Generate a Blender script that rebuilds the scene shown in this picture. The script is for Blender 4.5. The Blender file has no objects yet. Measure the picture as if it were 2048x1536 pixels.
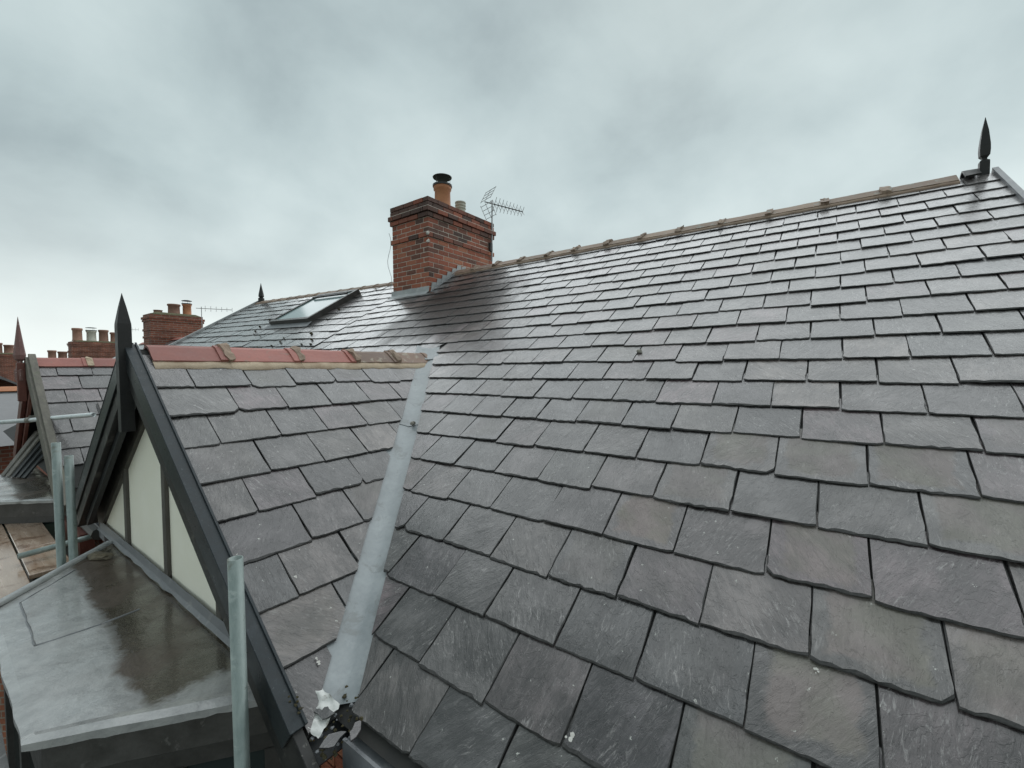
import bpy, bmesh, math, random
from mathutils import Vector, Matrix, noise
random.seed(7)
sc = bpy.context.scene
COL = sc.collection
R = math.radians
ZC = 6.5                                     # camera height above the street; geometry below is written relative to eye level

# ------------------------------------------------------------------ camera
YAW, PITCH, ROLL, FPX = R(36.175), R(2.077), R(0.44), 863.2
fw = Vector((-math.sin(YAW)*math.cos(PITCH), math.cos(YAW)*math.cos(PITCH), -math.sin(PITCH)))
rt = Vector((math.cos(YAW), math.sin(YAW), 0)); dn = fw.cross(rt)
r2 = rt*math.cos(ROLL) + dn*math.sin(ROLL); d2 = -rt*math.sin(ROLL) + dn*math.cos(ROLL)
cam = bpy.data.cameras.new('camera'); camo = bpy.data.objects.new('camera', cam); COL.objects.link(camo)
cam.sensor_width = 36; cam.lens = FPX/2048*36; cam.clip_start = 0.02; cam.clip_end = 5000
camo.matrix_world = Matrix(((r2.x, -d2.x, -fw.x, 0), (r2.y, -d2.y, -fw.y, 0), (r2.z, -d2.z, -fw.z, ZC), (0, 0, 0, 1)))
sc.camera = camo
def project(p):
    x, y, z = p.dot(r2), p.dot(d2), p.dot(fw)
    if z < .05: return None
    return 1024+FPX*x/z, 768+FPX*y/z, z

# ------------------------------------------------------------------ sky and sun (overcast)
SUN_EL, SUN_AZ = R(44), R(-12)               # azimuth from +Y, clockwise
w = bpy.data.worlds.new('World'); sc.world = w; w.use_nodes = True
nt = w.node_tree; nt.nodes.clear()
def N(t, kind, **kw):
    n = t.nodes.new(kind)
    for k, v in kw.items():
        if k.startswith('i_'):
            key = k[2:]; key = int(key) if key.isdigit() else key.replace('_', ' ')
            n.inputs[key].default_value = v
        else: setattr(n, k, v)
    return n
def L(t, a, b): t.links.new(a, b)
def ramp(t, src, stops, interp='LINEAR'):
    n = t.nodes.new('ShaderNodeValToRGB'); cr = n.color_ramp; cr.interpolation = interp
    while len(cr.elements) < len(stops): cr.elements.new(.5)
    for e, (p, c) in zip(cr.elements, stops):
        e.position = p; e.color = (c, c, c, 1) if isinstance(c, (int, float)) else (*c, 1)
    if src is not None: L(t, src, n.inputs[0])
    return n.outputs[0]
def math_(t, op, a, b=None, clamp=False):
    n = t.nodes.new('ShaderNodeMath'); n.operation = op; n.use_clamp = clamp
    for i, v in enumerate((a, b)):
        if v is None: continue
        if isinstance(v, (int, float)): n.inputs[i].default_value = v
        else: L(t, v, n.inputs[i])
    return n.outputs[0]
def vmath(t, op, a, b=None):
    n = t.nodes.new('ShaderNodeVectorMath'); n.operation = op
    for i, v in enumerate((a, b)):
        if v is None: continue
        if isinstance(v, (tuple, list)): n.inputs[i].default_value = v
        else: L(t, v, n.inputs[i])
    return n.outputs[0]
def mixc(t, f, a, b, blend='MIX'):
    n = t.nodes.new('ShaderNodeMix'); n.data_type = 'RGBA'; n.blend_type = blend
    for s, v in ((0, f), (6, a), (7, b)):
        if isinstance(v, (int, float)): n.inputs[s].default_value = v if s == 0 else (v, v, v, 1)
        elif isinstance(v, tuple): n.inputs[s].default_value = (*v, 1)
        else: L(t, v, n.inputs[s])
    return n.outputs[2]
def nz(t, vec, scale, detail=4, rough=.5, dist=0.0):
    n = N(t, 'ShaderNodeTexNoise', i_Scale=scale, i_Detail=detail, i_Roughness=rough, i_Distortion=dist)
    if vec is not None: L(t, vec, n.inputs['Vector'])
    return n.outputs['Fac']

tc = N(nt, 'ShaderNodeTexCoord')
sep = N(nt, 'ShaderNodeSeparateXYZ'); L(nt, tc.outputs['Generated'], sep.inputs[0])
el = math_(nt, 'MAXIMUM', sep.outputs['Z'], 0.0)
den = math_(nt, 'ADD', el, 0.48)
cmb = N(nt, 'ShaderNodeCombineXYZ')
L(nt, math_(nt, 'DIVIDE', sep.outputs['X'], den), cmb.inputs[0]); L(nt, math_(nt, 'DIVIDE', sep.outputs['Y'], den), cmb.inputs[1])
cv = vmath(nt, 'ADD', cmb.outputs[0], (3.1, 7.7, 0))
c1 = nz(nt, cv, 1.2, 3, .5, .15); c2 = nz(nt, cv, 3.2, 6, .55, .15)
cc = math_(nt, 'ADD', math_(nt, 'MULTIPLY', c1, .68), math_(nt, 'MULTIPLY', c2, .32))
cloud = ramp(nt, cc, [(.38, (.240, .290, .300)), (.47, (.318, .380, .386)), (.57, (.390, .455, .457)), (.67, (.450, .515, .514))])
hz = ramp(nt, el, [(0.0, .85), (.07, .72), (.20, .22), (.34, 0.0)])
cloud = mixc(nt, hz, cloud, (.68, .72, .70))
sky = N(nt, 'ShaderNodeTexSky', sky_type='NISHITA', sun_disc=False, sun_elevation=SUN_EL, sun_rotation=SUN_AZ)
bg1 = N(nt, 'ShaderNodeBackground', i_Strength=.08); L(nt, sky.outputs[0], bg1.inputs[0])
bg2 = N(nt, 'ShaderNodeBackground', i_Strength=1.0); L(nt, cloud, bg2.inputs[0])
mx = N(nt, 'ShaderNodeMixShader', i_Fac=.96); L(nt, bg1.outputs[0], mx.inputs[1]); L(nt, bg2.outputs[0], mx.inputs[2])
wo = N(nt, 'ShaderNodeOutputWorld'); L(nt, mx.outputs[0], wo.inputs[0])

sl = bpy.data.lights.new('sun', 'SUN'); sl.energy = 1.5; sl.angle = R(104); sl.color = (.97, .985, 1)
so = bpy.data.objects.new('sun', sl); COL.objects.link(so)
sd = Vector((math.sin(SUN_AZ)*math.cos(SUN_EL), math.cos(SUN_AZ)*math.cos(SUN_EL), math.sin(SUN_EL)))
so.rotation_euler = sd.to_track_quat('Z', 'Y').to_euler(); so.location = (0, -10, 30)
vs = sc.view_settings; vs.view_transform = 'Standard'; vs.look = 'None'; vs.gamma = 1; vs.exposure = 0.66; vs.use_curve_mapping = False

# ------------------------------------------------------------------ materials
MATS = {}
def mat(name):
    m = bpy.data.materials.new(name); m.use_nodes = True; t = m.node_tree
    b = t.nodes['Principled BSDF']; MATS[name] = m
    return m, t, b
def bump(t, b, h, strength=.4, dist=.004):
    n = N(t, 'ShaderNodeBump', i_Strength=strength, i_Distance=dist); L(t, h, n.inputs['Height']); L(t, n.outputs[0], b.inputs['Normal'])
def geo_pos(t): return N(t, 'ShaderNodeNewGeometry').outputs['Position']
def objc(t): return N(t, 'ShaderNodeTexCoord').outputs['Object']

def slate_mat(name, joined):
    m, t, b = mat(name)
    if joined:
        lo = N(t, 'ShaderNodeAttribute', attribute_name='loc').outputs['Vector']
        ta = N(t, 'ShaderNodeAttribute', attribute_name='tint'); tint, dry = ta.outputs['Color'], ta.outputs['Alpha']
    else:
        lo = objc(t); oi = N(t, 'ShaderNodeObjectInfo'); tint, dry = oi.outputs['Color'], oi.outputs['Alpha']
    sp = N(t, 'ShaderNodeSeparateColor'); L(t, tint, sp.inputs[0]); r, g, bl = sp.outputs
    off = vmath(t, 'ADD', lo, vmath(t, 'MULTIPLY', tint, (31., 57., 13.)))
    # cleavage grain: stretched along a direction that differs from slate to slate
    rot = N(t, 'ShaderNodeVectorRotate', rotation_type='Z_AXIS'); L(t, off, rot.inputs['Vector']); L(t, math_(t, 'MULTIPLY', math_(t, 'SUBTRACT', bl, .5), 1.5), rot.inputs['Angle'])
    gr = vmath(t, 'MULTIPLY', rot.outputs[0], (1.0, .24, 1.0))
    n1 = nz(t, gr, 42, 8, .68, .8); n2 = nz(t, off, 7, 3, .5); n3 = nz(t, gr, 130, 4, .65, .3); n4 = nz(t, off, 300, 2, .6)
    fl = nz(t, vmath(t, 'MULTIPLY', rot.outputs[0], (1.0, .55, 1.0)), 8, 7, .62, .5)      # flaked terraces
    ter = ramp(t, fl, [(0, 0), (.40, .25), (.405, .45), (.47, .5), (.475, .72), (.56, .76), (.565, 1.0)])
    t.nodes[-1].color_ramp.interpolation = 'LINEAR'
    hue = ramp(t, r, [(0, (.024, .023, .024)), (.15, (.052, .048, .047)), (.3, (.030, .030, .031)), (.45, (.066, .058, .055)), (.6, (.044, .043, .041)), (.75, (.072, .053, .056)), (.88, (.038, .034, .036)), (1, (.092, .078, .072))])
    val = math_(t, 'ADD', math_(t, 'MULTIPLY', n1, .75), math_(t, 'MULTIPLY', n2, .9))
    col = mixc(t, 1.0, hue, ramp(t, val, [(.58, .35), (.8, .95), (1.0, 2.0)]), 'MULTIPLY')
    # pale weathered wisps
    wisp = ramp(t, nz(t, gr, 75, 7, .75, 1.3), [(.55, 0), (.65, 1)])
    wm = math_(t, 'MULTIPLY', wisp, ramp(t, nz(t, off, 5, 2), [(.36, .06), (.62, .9)]))
    col = mixc(t, wm, col, (.25, .235, .228))
    # drying middle of a slate, its edges still wet
    sx = N(t, 'ShaderNodeSeparateXYZ'); L(t, lo, sx.inputs[0])
    ex = math_(t, 'SUBTRACT', .150, math_(t, 'ABSOLUTE', sx.outputs[0]))
    ed = math_(t, 'MINIMUM', ex, sx.outputs[1])
    ed = math_(t, 'ADD', ed, math_(t, 'MULTIPLY', math_(t, 'SUBTRACT', nz(t, off, 11, 4, .6), .5), .11))
    dm = math_(t, 'MULTIPLY', ramp(t, ed, [(.028, 0), (.05, 1)]), dry, True)
    dcol = mixc(t, ramp(t, nz(t, off, 6, 3), [(.4, 0), (.62, 1)]), (.215, .178, .168), (.190, .176, .146))
    dcol = mixc(t, 1.0, dcol, ramp(t, val, [(.45, .8), (1.1, 1.2)]), 'MULTIPLY')
    col = mixc(t, math_(t, 'MULTIPLY', dm, .85), col, dcol)
    # lichen spots
    vo = N(t, 'ShaderNodeTexVoronoi', i_Scale=33.); L(t, vmath(t, 'ADD', off, vmath(t, 'MULTIPLY', N(t, 'ShaderNodeTexNoise', i_Scale=60.).outputs['Color'], (.02, .02, .02))), vo.inputs['Vector'])
    sp2 = N(t, 'ShaderNodeSeparateColor'); L(t, vo.outputs['Color'], sp2.inputs[0])
    lm = math_(t, 'MULTIPLY', ramp(t, vo.outputs['Distance'], [(.10, 1), (.17, 0)]), math_(t, 'GREATER_THAN', sp2.outputs[0], .88))
    lm = math_(t, 'MULTIPLY', lm, ramp(t, nz(t, off, 300, 2), [(.42, 0), (.55, 1)]))
    col = mixc(t, math_(t, 'MULTIPLY', lm, .8), col, (.55, .55, .50))
    # chimney's dark reflection painted into the slate colour, coat weight lowered there
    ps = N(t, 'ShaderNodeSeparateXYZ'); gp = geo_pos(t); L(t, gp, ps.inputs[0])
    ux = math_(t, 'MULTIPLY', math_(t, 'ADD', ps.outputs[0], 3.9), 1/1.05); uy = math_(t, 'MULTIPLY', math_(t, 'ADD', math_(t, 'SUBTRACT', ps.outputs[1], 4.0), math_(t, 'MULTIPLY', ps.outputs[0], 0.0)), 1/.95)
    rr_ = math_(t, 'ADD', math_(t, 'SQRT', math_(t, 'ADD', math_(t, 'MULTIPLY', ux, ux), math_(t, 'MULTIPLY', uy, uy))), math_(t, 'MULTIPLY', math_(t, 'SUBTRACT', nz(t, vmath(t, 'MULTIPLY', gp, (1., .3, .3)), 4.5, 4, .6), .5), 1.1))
    chim_refl = ramp(t, rr_, [(.68, .97), (1.08, 0)])
    col = mixc(t, chim_refl, col, (.016, .013, .011))
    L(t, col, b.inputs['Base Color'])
    ro = math_(t, 'ADD', math_(t, 'MULTIPLY', n1, .30), math_(t, 'MULTIPLY', dm, .28)); ro = math_(t, 'ADD', ro, .20)
    L(t, ro, b.inputs['Roughness']); b.inputs['IOR'].default_value = 1.42
    cw = math_(t, 'MULTIPLY', math_(t, 'SUBTRACT', 1.0, math_(t, 'MULTIPLY', dm, .8)), math_(t, 'SUBTRACT', .95, math_(t, 'MULTIPLY', chim_refl, .85)))
    L(t, cw, b.inputs['Coat Weight']); L(t, math_(t, 'ADD', .06, math_(t, 'ADD', math_(t, 'MULTIPLY', g, .12), math_(t, 'MULTIPLY', n2, .08))), b.inputs['Coat Roughness']); b.inputs['Coat IOR'].default_value = 1.5
    h = math_(t, 'ADD', math_(t, 'MULTIPLY', n1, 1.0), math_(t, 'ADD', math_(t, 'MULTIPLY', n3, .35), math_(t, 'MULTIPLY', n2, .8)))
    h = math_(t, 'ADD', h, math_(t, 'ADD', math_(t, 'MULTIPLY', n4, .10), math_(t, 'MULTIPLY', ter, .9)))
    bump(t, b, h, .8, .006)
    cb = N(t, 'ShaderNodeBump', i_Strength=.30, i_Distance=.006); L(t, math_(t, 'ADD', math_(t, 'MULTIPLY', ter, .5), math_(t, 'ADD', n2, math_(t, 'MULTIPLY', n1, .6))), cb.inputs['Height']); L(t, cb.outputs[0], b.inputs['Coat Normal'])
    return m
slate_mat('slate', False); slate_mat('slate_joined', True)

def simple(name, c1, c2, scale=8, rough=(.4, .7), bumpd=.003, bstr=.4, detail=5, stretch=(1, 1, 1), metal=0, coat=0, world=False, spots=None, objtint=0):
    m, t, b = mat(name)
    co = geo_pos(t) if world else objc(t)
    if objtint:
        oi = N(t, 'ShaderNodeObjectInfo'); co = vmath(t, 'ADD', co, vmath(t, 'MULTIPLY', oi.outputs['Color'], (17., 23., 31.)))
    v = vmath(t, 'MULTIPLY', co, stretch)
    n1 = nz(t, v, scale, detail, .6, .3); n2 = nz(t, v, scale*7, 3, .6); n3 = nz(t, co, scale*.25, 2)
    f = math_(t, 'ADD', math_(t, 'MULTIPLY', n1, .6), math_(t, 'ADD', math_(t, 'MULTIPLY', n2, .2), math_(t, 'MULTIPLY', n3, .3)))
    col = mixc(t, ramp(t, f, [(.38, 0), (.72, 1)]), c1, c2)
    if objtint:
        sp = N(t, 'ShaderNodeSeparateColor'); L(t, oi.outputs['Color'], sp.inputs[0])
        col = mixc(t, 1.0, col, ramp(t, sp.outputs[0], [(0, 1-objtint), (1, 1+objtint)]), 'MULTIPLY')
    if spots:
        for (sc_, thr, scol, amt) in spots:
            s = ramp(t, nz(t, co, sc_, 5, .65, .4), [(thr, 0), (thr+.08, amt)])
            col = mixc(t, s, col, scol)
    L(t, col, b.inputs['Base Color'])
    L(t, ramp(t, n1, [(.3, rough[0]), (.7, rough[1])]), b.inputs['Roughness'])
    b.inputs['Metallic'].default_value = metal
    if coat: b.inputs['Coat Weight'].default_value = coat; b.inputs['Coat Roughness'].default_value = .15
    bump(t, b, math_(t, 'ADD', n1, math_(t, 'MULTIPLY', n2, .4)), bstr, bumpd)
    return m
simple('slate_edge', (.022, .022, .022), (.075, .072, .070), 60, (.45, .7), .003, .6)
simple('deck', (.02, .02, .02), (.035, .033, .03), 6, (.8, .95))
simple('zinc', (.19, .21, .22), (.33, .35, .36), 7, (.34, .55), .0015, .35, coat=.2, spots=[(22, .66, (.16, .16, .15), .75), (3.5, .60, (.38, .40, .41), .6), (90, .66, (.11, .10, .09), .7), (9, .56, (.15, .155, .15), .55)])
simple('lead', (.25, .26, .27), (.46, .47, .47), 9, (.4, .65), .004, .5, spots=[(14, .62, (.16, .15, .14), .6)])
simple('lead_dark', (.13, .135, .145), (.22, .225, .235), 10, (.35, .6), .003, .4, spots=[(11, .6, (.36, .35, .34), .5)])
simple('black_paint', (.020, .020, .020), (.045, .043, .040), 10, (.35, .6), .002, .35, stretch=(1, 1, 1), spots=[(5, .56, (.115, .108, .098), .7), (60, .62, (.20, .19, .175), .5)])
simple('black_clean', (.020, .022, .024), (.038, .040, .042), 14, (.4, .55), .0012, .25, spots=[(40, .66, (.10, .10, .095), .4)])
simple('finial_paint', (.018, .018, .018), (.035, .034, .033), 12, (.4, .6), .002, .3, spots=[(50, .66, (.16, .155, .15), .4)])
simple('flange', (.012, .015, .017), (.030, .035, .038), 22, (.25, .4), .001, .25, coat=.4, spots=[(30, .62, (.06, .065, .065), .6), (9, .60, (.09, .085, .075), .4)])
simple('capping', (.014, .018, .021), (.034, .042, .047), 26, (.35, .55), .0015, .4, spots=[(70, .62, (.13, .15, .155), .5), (6, .60, (.04, .05, .058), .7)])
simple('render', (.87, .84, .71), (.92, .89, .78), 5, (.75, .9), .002, .3, spots=[(3.2, .66, (.50, .47, .38), .6), (60, .72, (.40, .37, .31), .5)])
simple('timber_strip', (.06, .055, .05), (.13, .12, .105), 16, (.5, .7), .002, .4, stretch=(1, 1, .15))
simple('weathered_wood', (.075, .068, .055), (.20, .185, .155), 14, (.6, .85), .004, .7, stretch=(1, 2.2, .35), spots=[(6, .58, (.10, .115, .07), .6)])
simple('plank', (.08, .075, .068), (.22, .205, .185), 18, (.6, .85), .003, .6, objtint=.35)
simple('red_brown_paint', (.075, .020, .014), (.16, .05, .035), 9, (.4, .65), .003, .5, spots=[(24, .62, (.26, .20, .17), .6)])
simple('finial_red', (.13, .062, .055), (.23, .125, .112), 16, (.45, .7), .003, .5, spots=[(30, .60, (.42, .36, .34), .6)])
simple('tube', (.16, .20, .19), (.28, .325, .31), 30, (.32, .5), .0006, .3, stretch=(1, 1, .25), metal=.35, spots=[(45, .62, (.10, .11, .10), .7), (14, .60, (.40, .44, .42), .5), (9, .60, (.12, .105, .075), .6)])
simple('tube_bright', (.55, .59, .60), (.70, .73, .73), 20, (.3, .45), .0006, .2, metal=.3)
simple('coupler', (.10, .095, .085), (.30, .28, .24), 40, (.4, .6), .002, .4, metal=.4)
simple('ply', (.26, .165, .105), (.47, .36, .28), 6, (.10, .32), .001, .35, stretch=(.5, 4, 1), coat=.6, spots=[(5, .56, (.145, .065, .028), .75), (14, .64, (.60, .54, .47), .45)])
simple('clay_red', (.24, .075, .058), (.36, .145, .12), 7, (.5, .72), .003, .35, objtint=.18, spots=[(18, .60, (.23, .17, .135), .7), (50, .70, (.44, .40, .33), .6)])
simple('clay_worn', (.17, .11, .085), (.30, .20, .15), 9, (.55, .8), .004, .5, objtint=.2, spots=[(16, .56, (.42, .38, .30), .7), (40, .62, (.10, .085, .06), .7)])
simple('clay_grey', (.19, .125, .092), (.30, .225, .17), 8, (.6, .8), .004, .5, objtint=.15, spots=[(14, .57, (.27, .295, .27), .8), (40, .63, (.47, .45, .38), .6)])
simple('bed_mortar', (.32, .23, .155), (.56, .455, .335), 10, (.75, .9), .006, .6, objtint=.1, spots=[(20, .64, (.22, .13, .09), .6)])
simple('bed_mortar_red', (.215, .145, .105), (.33, .25, .19), 12, (.75, .9), .006, .6, objtint=.1)
simple('mortar', (.34, .29, .245), (.60, .54, .47), 20, (.8, .95), .004, .6)
simple('pot', (.36, .135, .060), (.50, .225, .115), 6, (.6, .8), .002, .3, spots=[(9, .62, (.20, .12, .09), .6)])
simple('pot_dark', (.22, .11, .075), (.34, .19, .14), 8, (.65, .85), .003, .3, objtint=.3)
simple('pot_buff', (.42, .40, .34), (.55, .53, .46), 10, (.6, .8))
simple('cowl', (.012, .012, .013), (.028, .027, .027), 10, (.4, .6))
simple('moss', (.020, .018, .008), (.075, .062, .026), 40, (.85, 1), .01, 1.0, spots=[(30, .6, (.12, .065, .025), .8)])
simple('moss_green', (.06, .062, .03), (.15, .145, .085), 30, (.85, 1), .01, 1.0)
simple('membrane', (.50, .50, .48), (.72, .72, .70), 20, (.6, .75), .002, .3, spots=[(18, .55, (.20, .18, .15), .8)])
simple('aerial', (.24, .245, .25), (.36, .36, .36), 20, (.35, .5), metal=.6)
simple('aerial_black', (.02, .02, .02), (.04, .04, .04), 20, (.5, .6))
simple('window_frame', (.03, .028, .026), (.065, .062, .058), 12, (.35, .5))
simple('grey_paint', (.10, .10, .10), (.20, .195, .19), 9, (.4, .65), .004, .5, spots=[(16, .58, (.32, .31, .30), .55), (8, .6, (.055, .05, .045), .7)])
simple('fascia', (.045, .042, .039), (.10, .095, .09), 9, (.35, .6), .004, .5, spots=[(16, .60, (.20, .19, .18), .5)])
simple('asphalt', (.04, .04, .042), (.06, .06, .06), 2, (.5, .8), world=True)
simple('grass', (.035, .05, .025), (.06, .075, .04), .05, (.8, 1), world=True)
simple('hill', (.16, .20, .20), (.20, .24, .235), .004, (.9, 1), world=True)  # teal haze of distance put into the hill colour
simple('slate_flat', (.10, .10, .105), (.16, .16, .165), 3, (.3, .5), .004, .5, coat=.7)
simple('white_lump', (.42, .40, .37), (.62, .60, .56), 60, (.7, .9))
simple('rag', (.05, .042, .03), (.20, .165, .11), 30, (.6, .8), .004, .7)
simple('wire', (.35, .35, .35), (.45, .45, .45), 5)

m, t, b = mat('glass_dark'); b.inputs['Base Color'].default_value = (.022, .032, .031, 1); b.inputs['Roughness'].default_value = .06
m, t, b = mat('glass_sky'); b.inputs['Base Color'].default_value = (.20, .27, .27, 1); b.inputs['Roughness'].default_value = .12; b.inputs['IOR'].default_value = 1.35

def brick_mat():                                   # one brick: tint comes with the object
    m, t, b = mat('brick')
    co = objc(t); oi = N(t, 'ShaderNodeObjectInfo')
    off = vmath(t, 'ADD', co, vmath(t, 'MULTIPLY', oi.outputs['Color'], (17., 23., 31.)))
    n1 = nz(t, off, 14, 5, .65); n2 = nz(t, off, 70, 3, .6)
    sp = N(t, 'ShaderNodeSeparateColor'); L(t, oi.outputs['Color'], sp.inputs[0])
    base = ramp(t, sp.outputs[0], [(0, (.075, .042, .034)), (.22, (.13, .058, .042)), (.45, (.25, .078, .046)), (.75, (.335, .10, .056)), (1, (.40, .155, .088))])
    col = mixc(t, 1.0, base, ramp(t, n1, [(.3, .62), (.7, 1.3)]), 'MULTIPLY')
    col = mixc(t, ramp(t, nz(t, off, 26, 4, .7), [(.60, 0), (.72, .6)]), col, (.40, .33, .27))
    L(t, col, b.inputs['Base Color']); b.inputs['Roughness'].default_value = .8
    bump(t, b, math_(t, 'ADD', n1, math_(t, 'MULTIPLY', n2, .5)), .6, .006)
brick_mat()
def brick_wall_mat(name, c1, c2, mort):            # far brickwork
    m, t, b = mat(name)
    sp = N(t, 'ShaderNodeSeparateXYZ'); L(t, geo_pos(t), sp.inputs[0])
    cm = N(t, 'ShaderNodeCombineXYZ'); L(t, math_(t, 'ADD', sp.outputs[0], sp.outputs[1]), cm.inputs[0]); L(t, sp.outputs[2], cm.inputs[1])
    br = N(t, 'ShaderNodeTexBrick', i_Color1=(*c1, 1), i_Color2=(*c2, 1), i_Mortar=(*mort, 1), i_Scale=1., i_Mortar_Size=.008, i_Brick_Width=.225, i_Row_Height=.075)
    L(t, cm.outputs[0], br.inputs['Vector'])
    col = mixc(t, 1.0, br.outputs['Color'], ramp(t, nz(t, geo_pos(t), 3, 5, .6), [(.3, .6), (.7, 1.25)]), 'MULTIPLY')
    L(t, col, b.inputs['Base Color']); b.inputs['Roughness'].default_value = .85
    bump(t, b, math_(t, 'SUBTRACT', 1.0, br.outputs['Fac']), .5, .006)
brick_wall_mat('brickwork', (.26, .085, .05), (.18, .06, .04), (.25, .20, .16))
brick_wall_mat('brickwork_orange', (.34, .13, .07), (.26, .09, .05), (.30, .25, .2))

def felt_mat():                                    # wet flat roof of the bay: bright wet film, brown algae stain with an edge of its own
    m, t, b = mat('wet_felt')
    co = objc(t); sp = N(t, 'ShaderNodeSeparateXYZ'); L(t, co, sp.inputs[0])
    n0 = nz(t, co, 2.6, 5, .6, .4); n1 = nz(t, co, 14, 5, .65, .4); n2 = nz(t, co, 90, 3, .6)
    # coordinates are relative to the bay roof's middle
    wob = math_(t, 'ADD', math_(t, 'MULTIPLY', math_(t, 'SUBTRACT', n0, .5), .16), math_(t, 'MULTIPLY', math_(t, 'SUBTRACT', n1, .5), .09))
    lo_ = math_(t, 'ADD', math_(t, 'ADD', sp.outputs[1], math_(t, 'MULTIPLY', sp.outputs[0], .055)), wob)      # edge away from the wall
    m1 = N(t, 'ShaderNodeMapRange', i_From_Min=-.01, i_From_Max=.03); L(t, lo_, m1.inputs[0])
    m2 = N(t, 'ShaderNodeMapRange', i_From_Min=.93, i_From_Max=.99, i_To_Min=1., i_To_Max=0.); L(t, math_(t, 'ADD', sp.outputs[0], math_(t, 'MULTIPLY', wob, 1.6)), m2.inputs[0])
    sm = math_(t, 'MULTIPLY', m1.outputs[0], m2.outputs[0], True)
    grey = mixc(t, ramp(t, n1, [(.3, 0), (.7, 1)]), (.26, .26, .26), (.42, .415, .41))
    brown = mixc(t, ramp(t, n0, [(.38, 0), (.6, 1)]), (.066, .058, .044), (.090, .068, .053))
    brown = mixc(t, 1.0, brown, ramp(t, n2, [(.3, .75), (.7, 1.3)]), 'MULTIPLY')
    col = mixc(t, sm, grey, brown)
    L(t, col, b.inputs['Base Color'])
    L(t, ramp(t, n0, [(.35, .10), (.55, .32), (.75, .5)]), b.inputs['Roughness'])
    L(t, ramp(t, nz(t, co, 5, 4, .6, .5), [(.40, 1), (.60, .25)]), b.inputs['Coat Weight']); b.inputs['Coat Roughness'].default_value = .13
    bump(t, b, math_(t, 'ADD', n1, math_(t, 'MULTIPLY', n2, .5)), .4, .008)
felt_mat()

for k_ in ('black_paint', 'black_clean', 'flange', 'capping', 'finial_paint', 'slate_edge', 'timber_strip'):
    b_ = MATS[k_].node_tree.nodes['Principled BSDF']; b_.inputs['Specular IOR Level'].default_value = .28; b_.inputs['Coat Weight'].default_value = 0
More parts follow.
